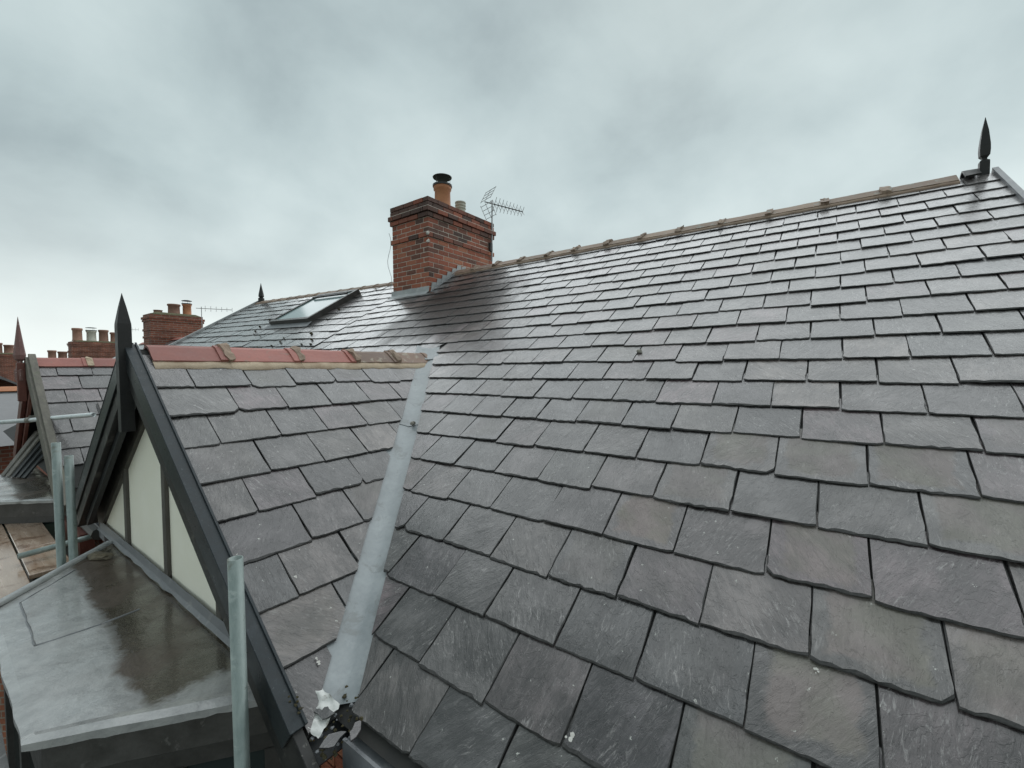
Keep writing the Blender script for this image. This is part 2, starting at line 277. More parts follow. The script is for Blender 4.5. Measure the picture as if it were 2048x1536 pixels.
# ------------------------------------------------------------------ mesh helpers
class G:
    def __init__(s): s.v = []; s.f = []
    def add(s, v, f):
        o = len(s.v); s.v += [Vector(p) for p in v]; s.f += [[i+o for i in q] for q in f]; return s
    def box(s, c, d, M=None, taper=None):
        x, y, z = d[0]/2, d[1]/2, d[2]/2
        p = [Vector((i*x, j*y, k*z)) for k in (-1, 1) for j in (-1, 1) for i in (-1, 1)]
        if taper:
            for q in p[4:]: q.x *= taper; q.y *= taper
        if M: p = [M @ q for q in p]
        p = [q+Vector(c) for q in p]
        return s.add(p, [(0, 2, 3, 1), (4, 5, 7, 6), (0, 1, 5, 4), (2, 6, 7, 3), (0, 4, 6, 2), (1, 3, 7, 5)])
    def prism(s, poly, vec):
        n = len(poly); a = [Vector(p) for p in poly]; v = Vector(vec)
        return s.add(a+[p+v for p in a], [list(range(n))[::-1], list(range(n, 2*n))]+[(i, (i+1) % n, n+(i+1) % n, n+i) for i in range(n)])
    def tube(s, pts, r, n=8, hollow=False):
        pts = [Vector(p) for p in pts]; rings = []
        for i, p in enumerate(pts):
            d = (pts[min(i+1, len(pts)-1)]-pts[max(i-1, 0)]).normalized()
            a = d.orthogonal().normalized(); b = d.cross(a)
            rr = r[i] if isinstance(r, (list, tuple)) else r
            rings.append([p+(a*math.cos(2*math.pi*k/n)+b*math.sin(2*math.pi*k/n))*rr for k in range(n)])
        v = [q for g in rings for q in g]; f = []
        for i in range(len(pts)-1):
            for k in range(n): f.append((i*n+k, i*n+(k+1) % n, (i+1)*n+(k+1) % n, (i+1)*n+k))
        if hollow:                                   # open-ended pipe with a wall
            m = len(v)
            for i, p in enumerate(pts): v += [p+(q-p)*.84 for q in rings[i]]
            for i in range(len(pts)-1):
                for k in range(n): f.append((m+i*n+k, m+(i+1)*n+k, m+(i+1)*n+(k+1) % n, m+i*n+(k+1) % n))
            e = (len(pts)-1)*n
            for k in range(n):
                f.append((e+k, e+(k+1) % n, m+e+(k+1) % n, m+e+k)); f.append((k, m+k, m+(k+1) % n, (k+1) % n))
        else: f += [list(range(n))[::-1], list(range((len(pts)-1)*n, len(pts)*n))]
        return s.add(v, f)
    def lathe(s, prof, c, n=16, ph=0):
        v = []; f = []; m = len(prof)
        for r, z in prof:
            v += [Vector((c[0]+r*math.cos(2*math.pi*k/n+ph), c[1]+r*math.sin(2*math.pi*k/n+ph), c[2]+z)) for k in range(n)]
        for i in range(m-1):
            for k in range(n): f.append((i*n+k, i*n+(k+1) % n, (i+1)*n+(k+1) % n, (i+1)*n+k))
        f += [list(range(n))[::-1], list(range((m-1)*n, m*n))]
        return s.add(v, f)
    def build(s, name, material, parent=None, smooth=False, bevel=0, at=None, rough=0, rs=6):
        c = Vector(at) if at is not None else sum(((min(p[i] for p in s.v)+max(p[i] for p in s.v))/2*Vector([i == j for j in range(3)]) for i in range(3)), Vector())
        me = bpy.data.meshes.new(name); me.from_pydata([p-c for p in s.v], [], s.f)
        if bevel or rough:
            bm = bmesh.new(); bm.from_mesh(me)
            if rough:
                bmesh.ops.subdivide_edges(bm, edges=bm.edges[:], cuts=2, use_grid_fill=True)
                for v in bm.verts:
                    q = (v.co+c)*rs; v.co += Vector(noise.noise_vector(q))*rough
            if bevel: bmesh.ops.bevel(bm, geom=bm.edges[:], offset=bevel, segments=1, affect='EDGES', clamp_overlap=True)
            bm.to_mesh(me); bm.free()
        me.materials.append(MATS[material])
        if smooth:
            for p in me.polygons: p.use_smooth = True
        o = bpy.data.objects.new(name, me); COL.objects.link(o); put(o, Matrix.Translation(c+Vector((0, 0, ZC))), parent)
        return o
def root_loc(p):
    while p is not None and p.parent is not None: p = p.parent
    return p
WM = {}
def put(o, M, parent=None):
    WM[o.name] = M
    if parent is not None:
        o.parent = parent; o.matrix_parent_inverse = WM[parent.name].inverted()
    o.matrix_basis = M
def tag(o, label=None, cat=None, group=None, kind=None):
    for k, v in (('label', label), ('category', cat), ('group', group), ('kind', kind)):
        if v: o[k] = v
    return o
def thing(name, loc, label, cat, group=None):
    e = bpy.data.objects.new(name, None); COL.objects.link(e); e.empty_display_size = .2
    put(e, Matrix.Translation(Vector(loc)+Vector((0, 0, ZC)))); return tag(e, label, cat, group)
def rc(): return (random.random(), random.random(), random.random())

# ------------------------------------------------------------------ roof frames (measured from the photograph; metres, eye level = 0)
TH = R(32.61); H = 1.525
class Frame:
    def __init__(s, o, ex, ey):
        s.o = Vector(o); s.ex = Vector(ex).normalized(); ey = Vector(ey); s.ey = (ey-s.ex*ey.dot(s.ex)).normalized(); s.ez = s.ex.cross(s.ey)
    def p(s, x, y, z=0): return s.o+s.ex*x+s.ey*y+s.ez*z
    def M(s): return Matrix((( s.ex.x, s.ey.x, s.ez.x), (s.ex.y, s.ey.y, s.ez.y), (s.ex.z, s.ey.z, s.ez.z)))
UP = Vector((0, math.cos(TH), math.sin(TH))); NM = Vector((0, -math.sin(TH), math.cos(TH)))
MAIN = Frame(-NM*H, (1, 0, 0), UP)
RS = 5.352                                    # ridge, up-slope
RY, RZ = MAIN.p(0, RS).y, MAIN.p(0, RS).z
PX = -5.88                                    # party line, under the chimney
NEI = Frame(MAIN.p(PX, RS), (1, 0, -.030), UP); NEI.o = NEI.p(-PX, -RS)
A1 = R(37.12); DX, DZ = -3.28, .132
DOR = Frame((DX, 0, DZ), (0, 1, 0), (-math.cos(A1), 0, math.sin(A1)))
DORL = Frame((DX, 0, DZ), (0, -1, 0), (math.cos(A1), 0, math.sin(A1)))
A2 = R(39.5); EX, EZ = -7.82, .150
DO2 = Frame((EX, 0, EZ), (0, 1, 0), (-math.cos(A2), 0, math.sin(A2)))
DO2L = Frame((EX, 0, EZ), (0, -1, 0), (math.cos(A2), 0, math.sin(A2)))
VT, VB = Vector((-3.28, 2.63)), Vector((-1.45, .06))          # valley on the main slope (x, s)
WT, WB = Vector((3.037, 0)), Vector((.872, -2.295))           # the same valley on the dormer slope (y, e)

# ------------------------------------------------------------------ slates
SW, SG = .2972, .2435
def slate_mesh(i, g, rnd, worn):
    Ln = g+.085; w2 = SW/2; t = rnd.uniform(.004, .0068)
    pts = []                                   # (x, y, inset, drop) around: left head -> left tail -> right tail -> right head
    cl = rnd.choice((0, 0, 0, .004, .007, .022 if worn else .009)); cr = rnd.choice((0, 0, 0, .004, .007, .026 if worn else .009))
    sk = rnd.uniform(-.003, .003)
    for y in (Ln, g*.72, g*.36, max(.05, cl+.02)): pts.append([-w2+rnd.uniform(-.0015, .0018), y])
    n = 13
    for k in range(n):
        u = k/(n-1); x = -w2+SW*u; y = rnd.uniform(-.0014, .0014)*(2.2 if worn else 1)+sk*(u-.5)
        if k == 0: y += cl
        if k == n-1: y += cr
        pts.append([x+rnd.uniform(-.004, .004)*(0 < k < n-1), y])
    for y in (max(.05, cr+.02), g*.36, g*.72, Ln): pts.append([w2+rnd.uniform(-.0018, .0015), y])
    m = len(pts); v = []; f = []
    for x, y in pts: v.append((x, y, 0))
    def ring(z, a, b):
        for j, (x, y) in enumerate(pts):
            side = j < 4 or j >= m-4
            if side: s = -1 if j >= 4 else 1; v.append((x+s*rnd.uniform(a*.2, a*.9+b*.25), y, z))
            else: v.append((x*(1-.02*b/.006*.3), y+rnd.uniform(a, b), z))
    ring(t*.5, .0003, .0035); ring(t, .003, .0130 if worn else .0075)
    for r_ in (0, 1):
        for j in range(m-1): f.append((r_*m+j, r_*m+j+1, (r_+1)*m+j+1, (r_+1)*m+j))
    f.append(list(range(2*m, 3*m)))
    return v, f, t
VAR = {}
def variants(g):
    k = round(g, 3)
    if k not in VAR:
        rnd = random.Random(int(k*1e4)); out = []
        for i in range(22):
            v, f, t = slate_mesh(i, g, rnd, i % 3 == 0)
            me = bpy.data.meshes.new('slate'); me.from_pydata(v, [], f); me.materials.append(MATS['slate']); me.materials.append(MATS['slate_edge']); out.append(me)
            for p in me.polygons: p.material_index = 0 if len(p.vertices) > 4 else 1
        VAR[k] = out
    return VAR[k]

def lay(fr, parent, courses, xr, phase, clipf, dryf, limit, visible=True, seed=1, rest_name='slate_courses', jit=1.0, tailz=.0148, width=.3, taper=False):
    """Lay slates in courses on a frame; the largest in view are single parts, the remainder one joined part."""
    rnd = random.Random(seed); items = []
    Mf = fr.M()
    for ci, (tail, g) in enumerate(courses):
        if taper: width = .3 if tail < 1.6 else .281
        x = xr[0]-width+((phase+(ci % 2)*width/2-xr[0]) % width)
        jprev = rnd.uniform(-.012, .012)*jit
        while x < xr[1]+width/2:
            jn = rnd.uniform(-.012, .012)*jit; lo_, hi_ = x+jprev, x+width+jn; jprev = jn; x += width
            if hi_-xr[0] < .10 or xr[1]-lo_ < .10: continue
            if lo_-xr[0] < .10: lo_ = xr[0]
            if xr[1]-hi_ < .10: hi_ = xr[1]
            cx = (lo_+hi_)/2
            px = cx; py = tail+rnd.gauss(0, .0055)*jit+.006*noise.noise(Vector((cx*.7, tail*3, seed)))
            if rnd.random() < .05: py -= rnd.uniform(.008, .02)
            ang = rnd.gauss(0, .006)*jit*(2.2 if rnd.random() < .06 else 1)
            clips = clipf(cx, py, g)
            if clips is None: continue
            me = rnd.choice(variants(g)); Ln = g+.085
            wx = (hi_-lo_-rnd.uniform(.001, .007))/SW
            zt = tailz+rnd.uniform(-.002, .003)*jit
            Mloc = Matrix.Rotation(ang, 3, 'Z') @ Matrix.Rotation(-(zt)/Ln+rnd.gauss(0, .0015)*jit, 3, 'X') @ Matrix.Rotation(rnd.gauss(0, .006)*jit, 3, 'Y')
            M3 = Mf @ Mloc @ Matrix.Diagonal((wx, 1, 1))
            P = fr.p(px, py, zt)
            corners = [Vector((sx*SW*wx/2, yy)) for sx in (-1, 1) for yy in (0, Ln)]
            R2 = Matrix.Rotation(ang, 2)
            cut = []; dead = False
            for (a, b_, c) in clips:             # keep a*x+b*y >= c
                d = [a*(px+(R2 @ q).x)+b_*(py+(R2 @ q).y)-c for q in corners]
                if max(d) <= .004: dead = True; break
                if min(d) < 0: cut.append((a, b_, c))
            if dead: continue
            if cut:
                bm = bmesh.new(); bm.from_mesh(me)
                for (a, b_, c) in cut:
                    nl = R2.transposed() @ Vector((a, b_)); k = rnd.uniform(-.006, .008)
                    co = Vector((0, 0)); off = c+k-(a*px+b_*py)
                    nl = Vector((nl.x*wx, nl.y)); co = nl*off/nl.length_squared
                    bmesh.ops.bisect_plane(bm, geom=bm.verts[:]+bm.edges[:]+bm.faces[:], plane_co=(co.x, co.y, 0), plane_no=(nl.x, nl.y, 0), clear_inner=True)
                if sum(f.calc_area() for f in bm.faces) < .012: bm.free(); continue
                # give the cut edge its thickness
                be = [e for e in bm.edges if e.is_boundary and all(any(abs((R2 @ Vector((v.co.x*wx, v.co.y))+Vector((px, py))).dot(Vector((a, b_)))-c) < .012 for (a, b_, c) in cut) for v in e.verts)]
                if be:
                    r = bmesh.ops.extrude_edge_only(bm, edges=be)
                    for v in r['geom']:
                        if isinstance(v, bmesh.types.BMVert): v.co.z = -.002
                me = bpy.data.meshes.new('slate'); bm.to_mesh(me); bm.free()
                me.materials.clear(); me.materials.append(MATS['slate']); me.materials.append(MATS['slate_edge'])
                for p in me.polygons: p.material_index = 0 if p.normal.z > .985 else 1
            c = fr.p(px, py+g/2)
            pr = [project(q) for q in (fr.p(px-.15, py), fr.p(px+.15, py), fr.p(px+.15, py+g), fr.p(px-.15, py+g))]
            area = 0
            if visible and all(pr):
                area = abs(sum(pr[k][0]*pr[(k+1) % 4][1]-pr[(k+1) % 4][0]*pr[k][1] for k in range(4)))/2
                q = project(c)
                if not (-120 < q[0] < 2170 and -60 < q[1] < 1680): area *= .02
            items.append((area, me, P, M3, rc(), dryf(px, py, rnd)))
    items.sort(key=lambda q: -q[0])
    gv, gf, loc, tint, gm = [], [], [], [], []
    for i, (area, me, P, M3, c, dry) in enumerate(items):
        if i < limit and area > 15:
            o = bpy.data.objects.new('slate', me); COL.objects.link(o); o.color = (*c, dry)
            put(o, Matrix.Translation(P+Vector((0, 0, ZC))) @ M3.to_4x4(), parent)
        else:
            b0 = len(gv)
            for v in me.vertices:
                gv.append(P+M3 @ v.co); loc.append(v.co[:]); tint.append((*c, dry))
            for p in me.polygons: gf.append([b0+k for k in p.vertices]); gm.append(p.material_index)
    if gv:
        g_ = G(); g_.v = gv; g_.f = gf
        o = g_.build(rest_name, 'slate_joined', parent); o['kind'] = 'stuff'; o.data.materials.append(MATS['slate_edge']); o.data.polygons.foreach_set('material_index', gm)
        a = o.data.attributes.new('loc', 'FLOAT_VECTOR', 'POINT'); a.data.foreach_set('vector', [k for q in loc for k in q])
        a = o.data.attributes.new('tint', 'FLOAT_COLOR', 'POINT'); a.data.foreach_set('color', [k for q in tint for k in q])

# ------------------------------------------------------------------ ground and distance
g = G().add([(-900, -900, -ZC), (900, -900, -ZC), (900, 900, -ZC), (-900, 900, -ZC)], [(0, 1, 2, 3)])
tag(g.build('ground', 'grass'), kind='structure')
g = G().add([(-300, -7.5, -ZC+.004), (120, -7.5, -ZC+.004), (120, -2.2, -ZC+.004), (-300, -2.2, -ZC+.004)], [(0, 1, 2, 3)])
tag(g.build('road', 'asphalt'), kind='structure')
g = G().box((-90, -1.2, -ZC+.06), (420, 2.0, .12)); tag(g.build('pavement', 'grey_paint'), kind='structure')
g = G(); n = 60; top = []
for i in range(n+1):
    a = R(150+80*i/n)-R(0); x, y = 780*math.cos(a), 780*math.sin(a)
    h = 14+9*noise.noise(Vector((i*.16, 3, 0)))+5*noise.noise(Vector((i*.5, 9, 0)))
    top.append((x, y, h))
for i in range(n):
    a, b_ = top[i], top[i+1]
    s = .86; g.add([(a[0]*s, a[1]*s, -ZC-1), (b_[0]*s, b_[1]*s, -ZC-1), (b_[0], b_[1], b_[2]), (a[0], a[1], a[2]), (a[0]*1.14, a[1]*1.14, -ZC-1), (b_[0]*1.14, b_[1]*1.14, -ZC-1)], [(0, 1, 2, 3), (3, 2, 5, 4)])
tag(g.build('hills', 'hill', smooth=True), kind='structure')

# ------------------------------------------------------------------ shared builders
def ridge_tile(parent, p0, p1, ha, material, leg=.145, th=.016, collar=True, mort=None, bedm=None, sides=(1, -1), lift=0., name='ridge_tile', bed_h=.05, mort_w=.05):
    """Angle ridge tile from p0 to p1; ha = pitch each side. Mortar joint at the p1 end, bedding along the lower edge."""
    p0, p1 = Vector(p0), Vector(p1); d = (p1-p0).normalized(); side = d.cross(Vector((0, 0, 1))).normalized(); up = side.cross(d)
    rnd = random.Random(int(p0.x*977+p0.y*613))
    def sec(off, r=.022):
        out = []
        c, s = math.cos(ha), math.sin(ha)
        a = [(-leg*c, -leg*s), (-r*c, -r*s+.004), (0, .004), (r*c, -r*s+.004), (leg*c, -leg*s)]
        return [side*(x+(off*s*(1 if x > 0 else -1 if x < 0 else 0)))+up*(y+off*c+lift) for x, y in a]
    def shell(g, q0, q1, o1, o0):
        v = [q0+k for k in sec(o1)]+[q0+k for k in sec(o0)]+[q1+k for k in sec(o1)]+[q1+k for k in sec(o0)]
        f = []
        for k in range(4): f += [(k, k+1, 11+k, 10+k), (5+k, 15+k, 16+k, 6+k), (k, 5+k, 6+k, k+1), (10+k, 11+k, 16+k, 15+k)]
        f += [(0, 10, 15, 5), (4, 9, 19, 14)]
        g.add(v, f)
    g = G(); shell(g, p0+d*.004, p1-d*.004, th+.012, .012)
    if collar: shell(g, p1-d*.052, p1-d*.006, th+.021, th+.011)
    o = g.build(name, material, parent, rough=.004, rs=9); o.color = (*rc(), 1)
    if mort:
        g = G(); shell(g, p1-d*(.012+rnd.uniform(0, .012)), p1+d*mort_w, th+.028+rnd.uniform(0, .012), .012)
        m_ = g.build('mortar_joint', mort, o, rough=.020, rs=20); m_.color = (*rc(), 1)
    if bedm:
        c, s = math.cos(ha), math.sin(ha)
        for sg in sides:
            g = G(); nseg = 7; vv = []
            for k in range(nseg+1):
                q = p0.lerp(p1, k/nseg); e = leg+bed_h+rnd.uniform(-.010, .012)
                for (l_, o_) in ((leg-.03, .004), (leg-.012, .020+rnd.uniform(0, .006)), (e, .013+rnd.uniform(0, .005)), (e+.002, .001)):
                    vv.append(q+side*sg*(l_*c+o_*s)+up*(-l_*s+o_*c+lift))
            ff = []
            for k in range(nseg):
                for j in range(3): ff.append((k*4+j, k*4+j+1, k*4+5+j, k*4+4+j))
            g.add(vv, ff); b_ = g.build('mortar_bed', bedm, o, smooth=True); b_.color = (*rc(), 1)
    return o

def pot(parent, c, h, r, material, name='chimney_pot', cowl=None):
    prof = [(r*1.0, 0), (r*.98, h*.06), (r*.90, h*.10), (r*.86, h*.80), (r*.98, h*.84), (r*1.0, h*.95), (r*.94, h), (r*.72, h), (r*.70, h*.7)]
    o = G().lathe(prof, c, 18).build(name, material, parent, smooth=True); o.color = (*rc(), 1)
    if cowl:
        g = G(); c = Vector(c); rr = r*1.02; zt = h+cowl
        g.lathe([(rr*.98, h-.02), (rr*1.06, h-.018), (rr*1.06, h+.012), (rr*.9, h+.014)], c, 20)
        for k in range(3):
            a = k*2.09+.5; g.box(c+Vector((math.cos(a)*rr*.86, math.sin(a)*rr*.86, h+cowl/2)), (.009, .004, cowl), Matrix.Rotation(a+1.57, 3, 'Z'))
        g.lathe([(rr*1.02, zt), (rr*1.05, zt+.012), (rr*.55, zt+.035), (.01, zt+.042)], c, 24)
        g.build('cowl', 'cowl', parent)
    return o

UNIT = []
for k in range(8):
    bm = bmesh.new(); bmesh.ops.create_cube(bm, size=1); rn = random.Random(k)
    for v in bm.verts: v.co += Vector((rn.uniform(-.012, .012), rn.uniform(-.02, .02), rn.uniform(-.03, .03)))
    bmesh.ops.bevel(bm, geom=bm.edges[:], offset=.035, segments=1, affect='EDGES')
    me = bpy.data.meshes.new('brick'); bm.to_mesh(me); bm.free(); me.materials.append(MATS['brick']); UNIT.append(me)
def brick(parent, c, d, tint, rz=0):
    o = bpy.data.objects.new('brick', random.choice(UNIT)); COL.objects.link(o); o.color = (tint, random.random(), random.random(), 1)
    put(o, Matrix.Translation(Vector(c)+Vector((0, 0, ZC))) @ Matrix.Rotation(rz, 4, 'Z') @ Matrix.Diagonal((*d, 1)), parent)

def finial(parent, c, z0, z1, wd, material, name='finial', style=0):
    c = Vector((c[0], c[1], 0)); h = z1-z0; q = wd/2*1.414; ph = math.pi/4
    if style == 0: prof = [(q, 0), (q, h*.29), (q*.92, h*.305), (q*.52, h*.325), (q*.52, h*.345), (q*.98, h*.385), (q*1.06, h*.47), (q*1.02, h*.56), (q*.66, h*.78), (q*.04, h)]
    elif style == 1: prof = [(q, 0), (q, h*.76), (q*.98, h*.78), (q*.5, h*.90), (q*.02, h)]
    elif style == 2: prof = [(q*1.0, 0), (q*1.05, h*.16), (q*.55, h*.22), (q*.5, h*.30), (q*1.0, h*.335), (q*1.15, h*.40), (q*1.0, h*.47), (q*.5, h*.74), (q*.03, h)]
    else: prof = [(q*1.1, 0), (q*1.1, h*.2), (q*.6, h*.24), (q*1.0, h*.3), (q*.9, h*.42), (q*.03, h)]
    return G().lathe(prof, c+Vector((0, 0, z0)), 4 if style < 2 else 8, ph).build(name, material, parent)

# ------------------------------------------------------------------ the house in front
house = thing('terraced_house', (-2.4, 3.5, -ZC), 'house in the foreground with wet slate roof, black-boarded cream gable and tall brick chimney', 'house')
def deck(name, fr, pts, parent, th=.05, z=-.004):
    g = G(); g.prism([fr.p(x, y, z) for x, y in pts], -fr.ez*th); return g.build(name, 'deck', parent)
VG = 1.088                                     # right-hand verge
main_roof = deck('main_roof', MAIN, [(PX, .03), (-5.1, .03), (-3.30, 2.60), (-3.26, 2.60), (-1.44, .03), (VG-.01, .03), (VG-.01, RS), (PX, RS)], house)
nv = Vector((VB.y-VT.y, -(VB.x-VT.x))).normalized(); nv = nv if nv.x > 0 else -nv
def clip_main(cx, py, g):
    cl = [(0, -1, -RS+.02)]
    if cx < PX-.2: return None
    if py < 2.70:
        if cx > -3.28: cl.append((nv.x, nv.y, nv.dot(VT)+.082))
        else: cl.append((-nv.x, nv.y, nv.dot(VT)+(-nv.x-nv.x)*(-3.28)+.082))
    if -5.78 < cx-.15 and cx+.15 < -5.02 and py > 4.75: return None
    return cl
courses = [(.06, .2435)]
while courses[-1][0] < 1.70: courses.append((courses[-1][0]+.2425, .2435))
while courses[-1][0] < 2.1: courses.append((courses[-1][0]+.2275, .2275))
while courses[-1][0] < 5.02: courses.append((courses[-1][0]+.2213, .2275))
def dry_main(x, y, rnd):
    if .70 < y < 1.65 and x > -.55-.5*(1.3-y) and rnd.random() < .5: return rnd.uniform(.4, .95)
    if y < .8 and x > -.2 and rnd.random() < .5: return rnd.uniform(.3, .9)
    return rnd.uniform(0, .22) if rnd.random() < .3 else 0.0
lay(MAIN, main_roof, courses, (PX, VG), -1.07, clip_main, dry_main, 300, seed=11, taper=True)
# hidden back slope
BACK = Frame((0, 2*RY, 0), (-1, 0, 0), (0, -math.cos(TH), math.sin(TH))); BACK.o = BACK.o-BACK.ez*H
g = G().prism([BACK.p(-VG, RS), BACK.p(-VG, .03), BACK.p(-PX, .03), BACK.p(-PX, RS)], -BACK.ez*.05)
g.build('back_roof', 'slate_flat', house)
# verge at the right-hand end
g = G(); a0, a1 = MAIN.p(VG+.012, -.02, .012), MAIN.p(VG+.012, RS+.02, .012)
M3 = MAIN.M(); g.box((a0+a1)/2, (.035, (a1-a0).length, .05), M3); g.build('verge_strip', 'lead_dark', house)
g = G().box((VG-.05, RY, -3.0), (.1, 2*RY-1.7, 7.0))
g = G().prism([(VG-.03, .9, -ZC), (VG-.03, 2*RY-.9, -ZC), (VG-.03, 2*RY-.9, MAIN.p(0, .1).z-.05), (VG-.03, RY, RZ-.07), (VG-.03, .9, MAIN.p(0, .1).z-.05)], (-.22, 0, 0))
g.build('side_wall', 'brickwork', house)
finial(house, (1.035, RY), RZ-.05, 2.07, .060, 'finial_paint', 'ridge_finial', 0)

# main ridge tiles
x = -5.02+.02; k = 0; xs = [x]
while x < .50: x += .45+random.uniform(-.01, .01); xs.append(x)
for a, b_ in zip(xs[:-1], xs[1:]):
    ridge_tile(house, (b_, RY, RZ), (a, RY, RZ), TH, 'clay_grey' if b_ > -3.6 else 'clay_worn', leg=.15, collar=False, mort='clay_grey', bedm='bed_mortar_red', bed_h=.035, mort_w=.045, lift=.012)
ridge_tile(house, (1.0, RY, RZ+.02), (xs[-1]+.03, RY, RZ+.02), TH, 'finial_paint', leg=.15, collar=False, lift=.012)

# ---- front gable (dormer) of this house
YB, YW = .700, .850                            # bargeboard face, gable wall face
eM = -2.32
dormer_roof = deck('gable_roof', DOR, [(.735, 0), (.735, eM), (.86, eM), (3.02, -.0)], house)
wv = Vector((WB.y-WT.y, -(WB.x-WT.x))).normalized(); wv = wv if wv.x < 0 else -wv
def clip_dor(cx, py, g): return [(wv.x, wv.y, wv.dot(WT)+.078), (0, -1, .03)]
cd = [(-.40-.24*k, .2435) for k in range(9)]
lay(DOR, dormer_roof, cd, (.742, 3.1), .93, clip_dor, lambda x, y, r: r.uniform(0, .25) if r.random() < .3 else 0, 300, seed=5)
dl = deck('gable_roof', DORL, [(-.735, 0), (-3.02, 0), (-.86, eM), (-.735, eM)], house)
lay(DORL, dl, cd, (-3.1, -.70), -.93, lambda cx, py, g: [(-1, 0, .745), (-wv.x, wv.y, wv.dot(WT)+.078), (0, -1, .03)], lambda x, y, r: 0, 0, visible=False, seed=6)

# ridge of the gable: red clay, cream bedding
ys = [.79, 1.19, 1.66, 2.13, 2.56, 2.99]
for i, (a, b_) in enumerate(zip(ys[:-1], ys[1:])):
    ridge_tile(house, (DX, a, DZ), (DX, b_, DZ), A1, 'clay_red' if i < 3 else 'clay_worn', leg=.155, collar=True, mort='bed_mortar_red' if i < 4 else None, bedm='bed_mortar', bed_h=.062, mort_w=.034)

# valley lining: shallow trough, two lengths
ra, rb = MAIN.p(VT.x, VT.y), MAIN.p(VB.x, VB.y); vd = (ra-rb).normalized()
e1 = MAIN.ex*nv.x+MAIN.ey*nv.y; e2 = DOR.ex*wv.x+DOR.ey*wv.y
def trough(t0, t1, lift):
    g = G(); n = 11; rows = max(2, int((t1-t0)*9)); v = []; f = []
    for i in range(rows+1):
        q = rb.lerp(ra, t0+(t1-t0)*i/rows)
        for k in range(n):
            u = (k/(n-1)*2-1); wdt = .125
            if u < 0: pt = q+e2*(-u*wdt)+DOR.ez*.001
            else: pt = q+e1*(u*wdt)+MAIN.ez*.001
            up_ = (MAIN.ez+DOR.ez).normalized(); pt = pt+up_*(.012*(1-abs(u))**2+lift+.0012*noise.noise(pt*9))
            v.append(pt)
    for i in range(rows):
        for k in range(n-1): f.append((i*n+k, i*n+k+1, (i+1)*n+k+1, (i+1)*n+k))
    g.add(v, f); return g.build('valley_lining', 'zinc', house, smooth=True)
trough(.0, .60, .0); trough(.585, 1.005, .004)
g = G(); up_ = (MAIN.ez+DOR.ez).normalized()
# lead saddle at the head of the valley
v = []; f = []; n = 9
for i in range(6):
    q = ra+vd*(-.16+i*.055)
    for k in range(n):
        u = k/(n-1)*2-1
        pt = q+(e2*(-u*.125) if u < 0 else e1*(u*.125))+up_*(.026*(1-abs(u))**2+.010+.006*noise.noise(q*13+Vector((u*3, 0, 0)))); v.append(pt)
for i in range(5):
    for k in range(n-1): f.append((i*n+k, i*n+k+1, (i+1)*n+k+1, (i+1)*n+k))
g.add(v, f); g.build('lead_saddle', 'zinc', house, smooth=True)

# bargeboards with metal capping
def board_poly(fr_sign, e0, e1_, top, bot, px=DX, pz=DZ, A=A1, y=YB):
    c, s = math.cos(A), math.sin(A); out = []
    def pt(e, n_): return (px+fr_sign*(e*c+n_*s), y, pz-e*s+n_*c)
    # mitred at the apex (vertical cut)
    def apex(n_): return (px+fr_sign*.03, y, pz+n_/c-.03*math.tan(A))
    return [apex(top), pt(e1_, top), pt(e1_, bot), apex(bot)]
for sg, e1_ in ((1, 2.46), (-1, 2.05)):
    g = G().prism(board_poly(sg, 0, e1_, .018, -.155), (0, .035, 0)); o = g.build('bargeboard', 'black_paint', house, bevel=.002)
    g = G().prism([Vector(q)+Vector((0, -.012, 0)) for q in board_poly(sg, 0, 2.29 if sg > 0 else e1_, .030, -.068)], (0, .010, 0))
    c_ = g.build('capping_front', 'flange', o, bevel=.0015)
    g = G().prism([Vector(q)+Vector((0, -.014, 0)) for q in board_poly(sg, 0, 2.29 if sg > 0 else e1_, .0385, .031)], (0, .062, 0))
    c_ = g.build('capping_top', 'capping', o, bevel=.0015)
    g = G().prism([Vector(q)+Vector((0, .036, 0)) for q in board_poly(sg, 0, 2.29 if sg > 0 else e1_, .047, .0375)], (0, .010, 0)); g.build('capping_edge', 'capping', o, bevel=.001)
    g = G().prism(board_poly(sg, 0, e1_-.05, -.03, -.055), (0, YW-YB+.05, 0))
    for p in g.v: p.y += .036
    g.build('soffit', 'black_clean', house)
    # inner moulding stepped back under the board
    g = G().prism([Vector(q)+Vector((0, .036, 0)) for q in board_poly(sg, 0, e1_-.08, -.06, -.205)], (0, .03, 0)); g.build('bargeboard_backing', 'black_clean', o)
finial(house, (DX+.03, .688), -.345, .445, .062, 'finial_paint', 'gable_post', 1)

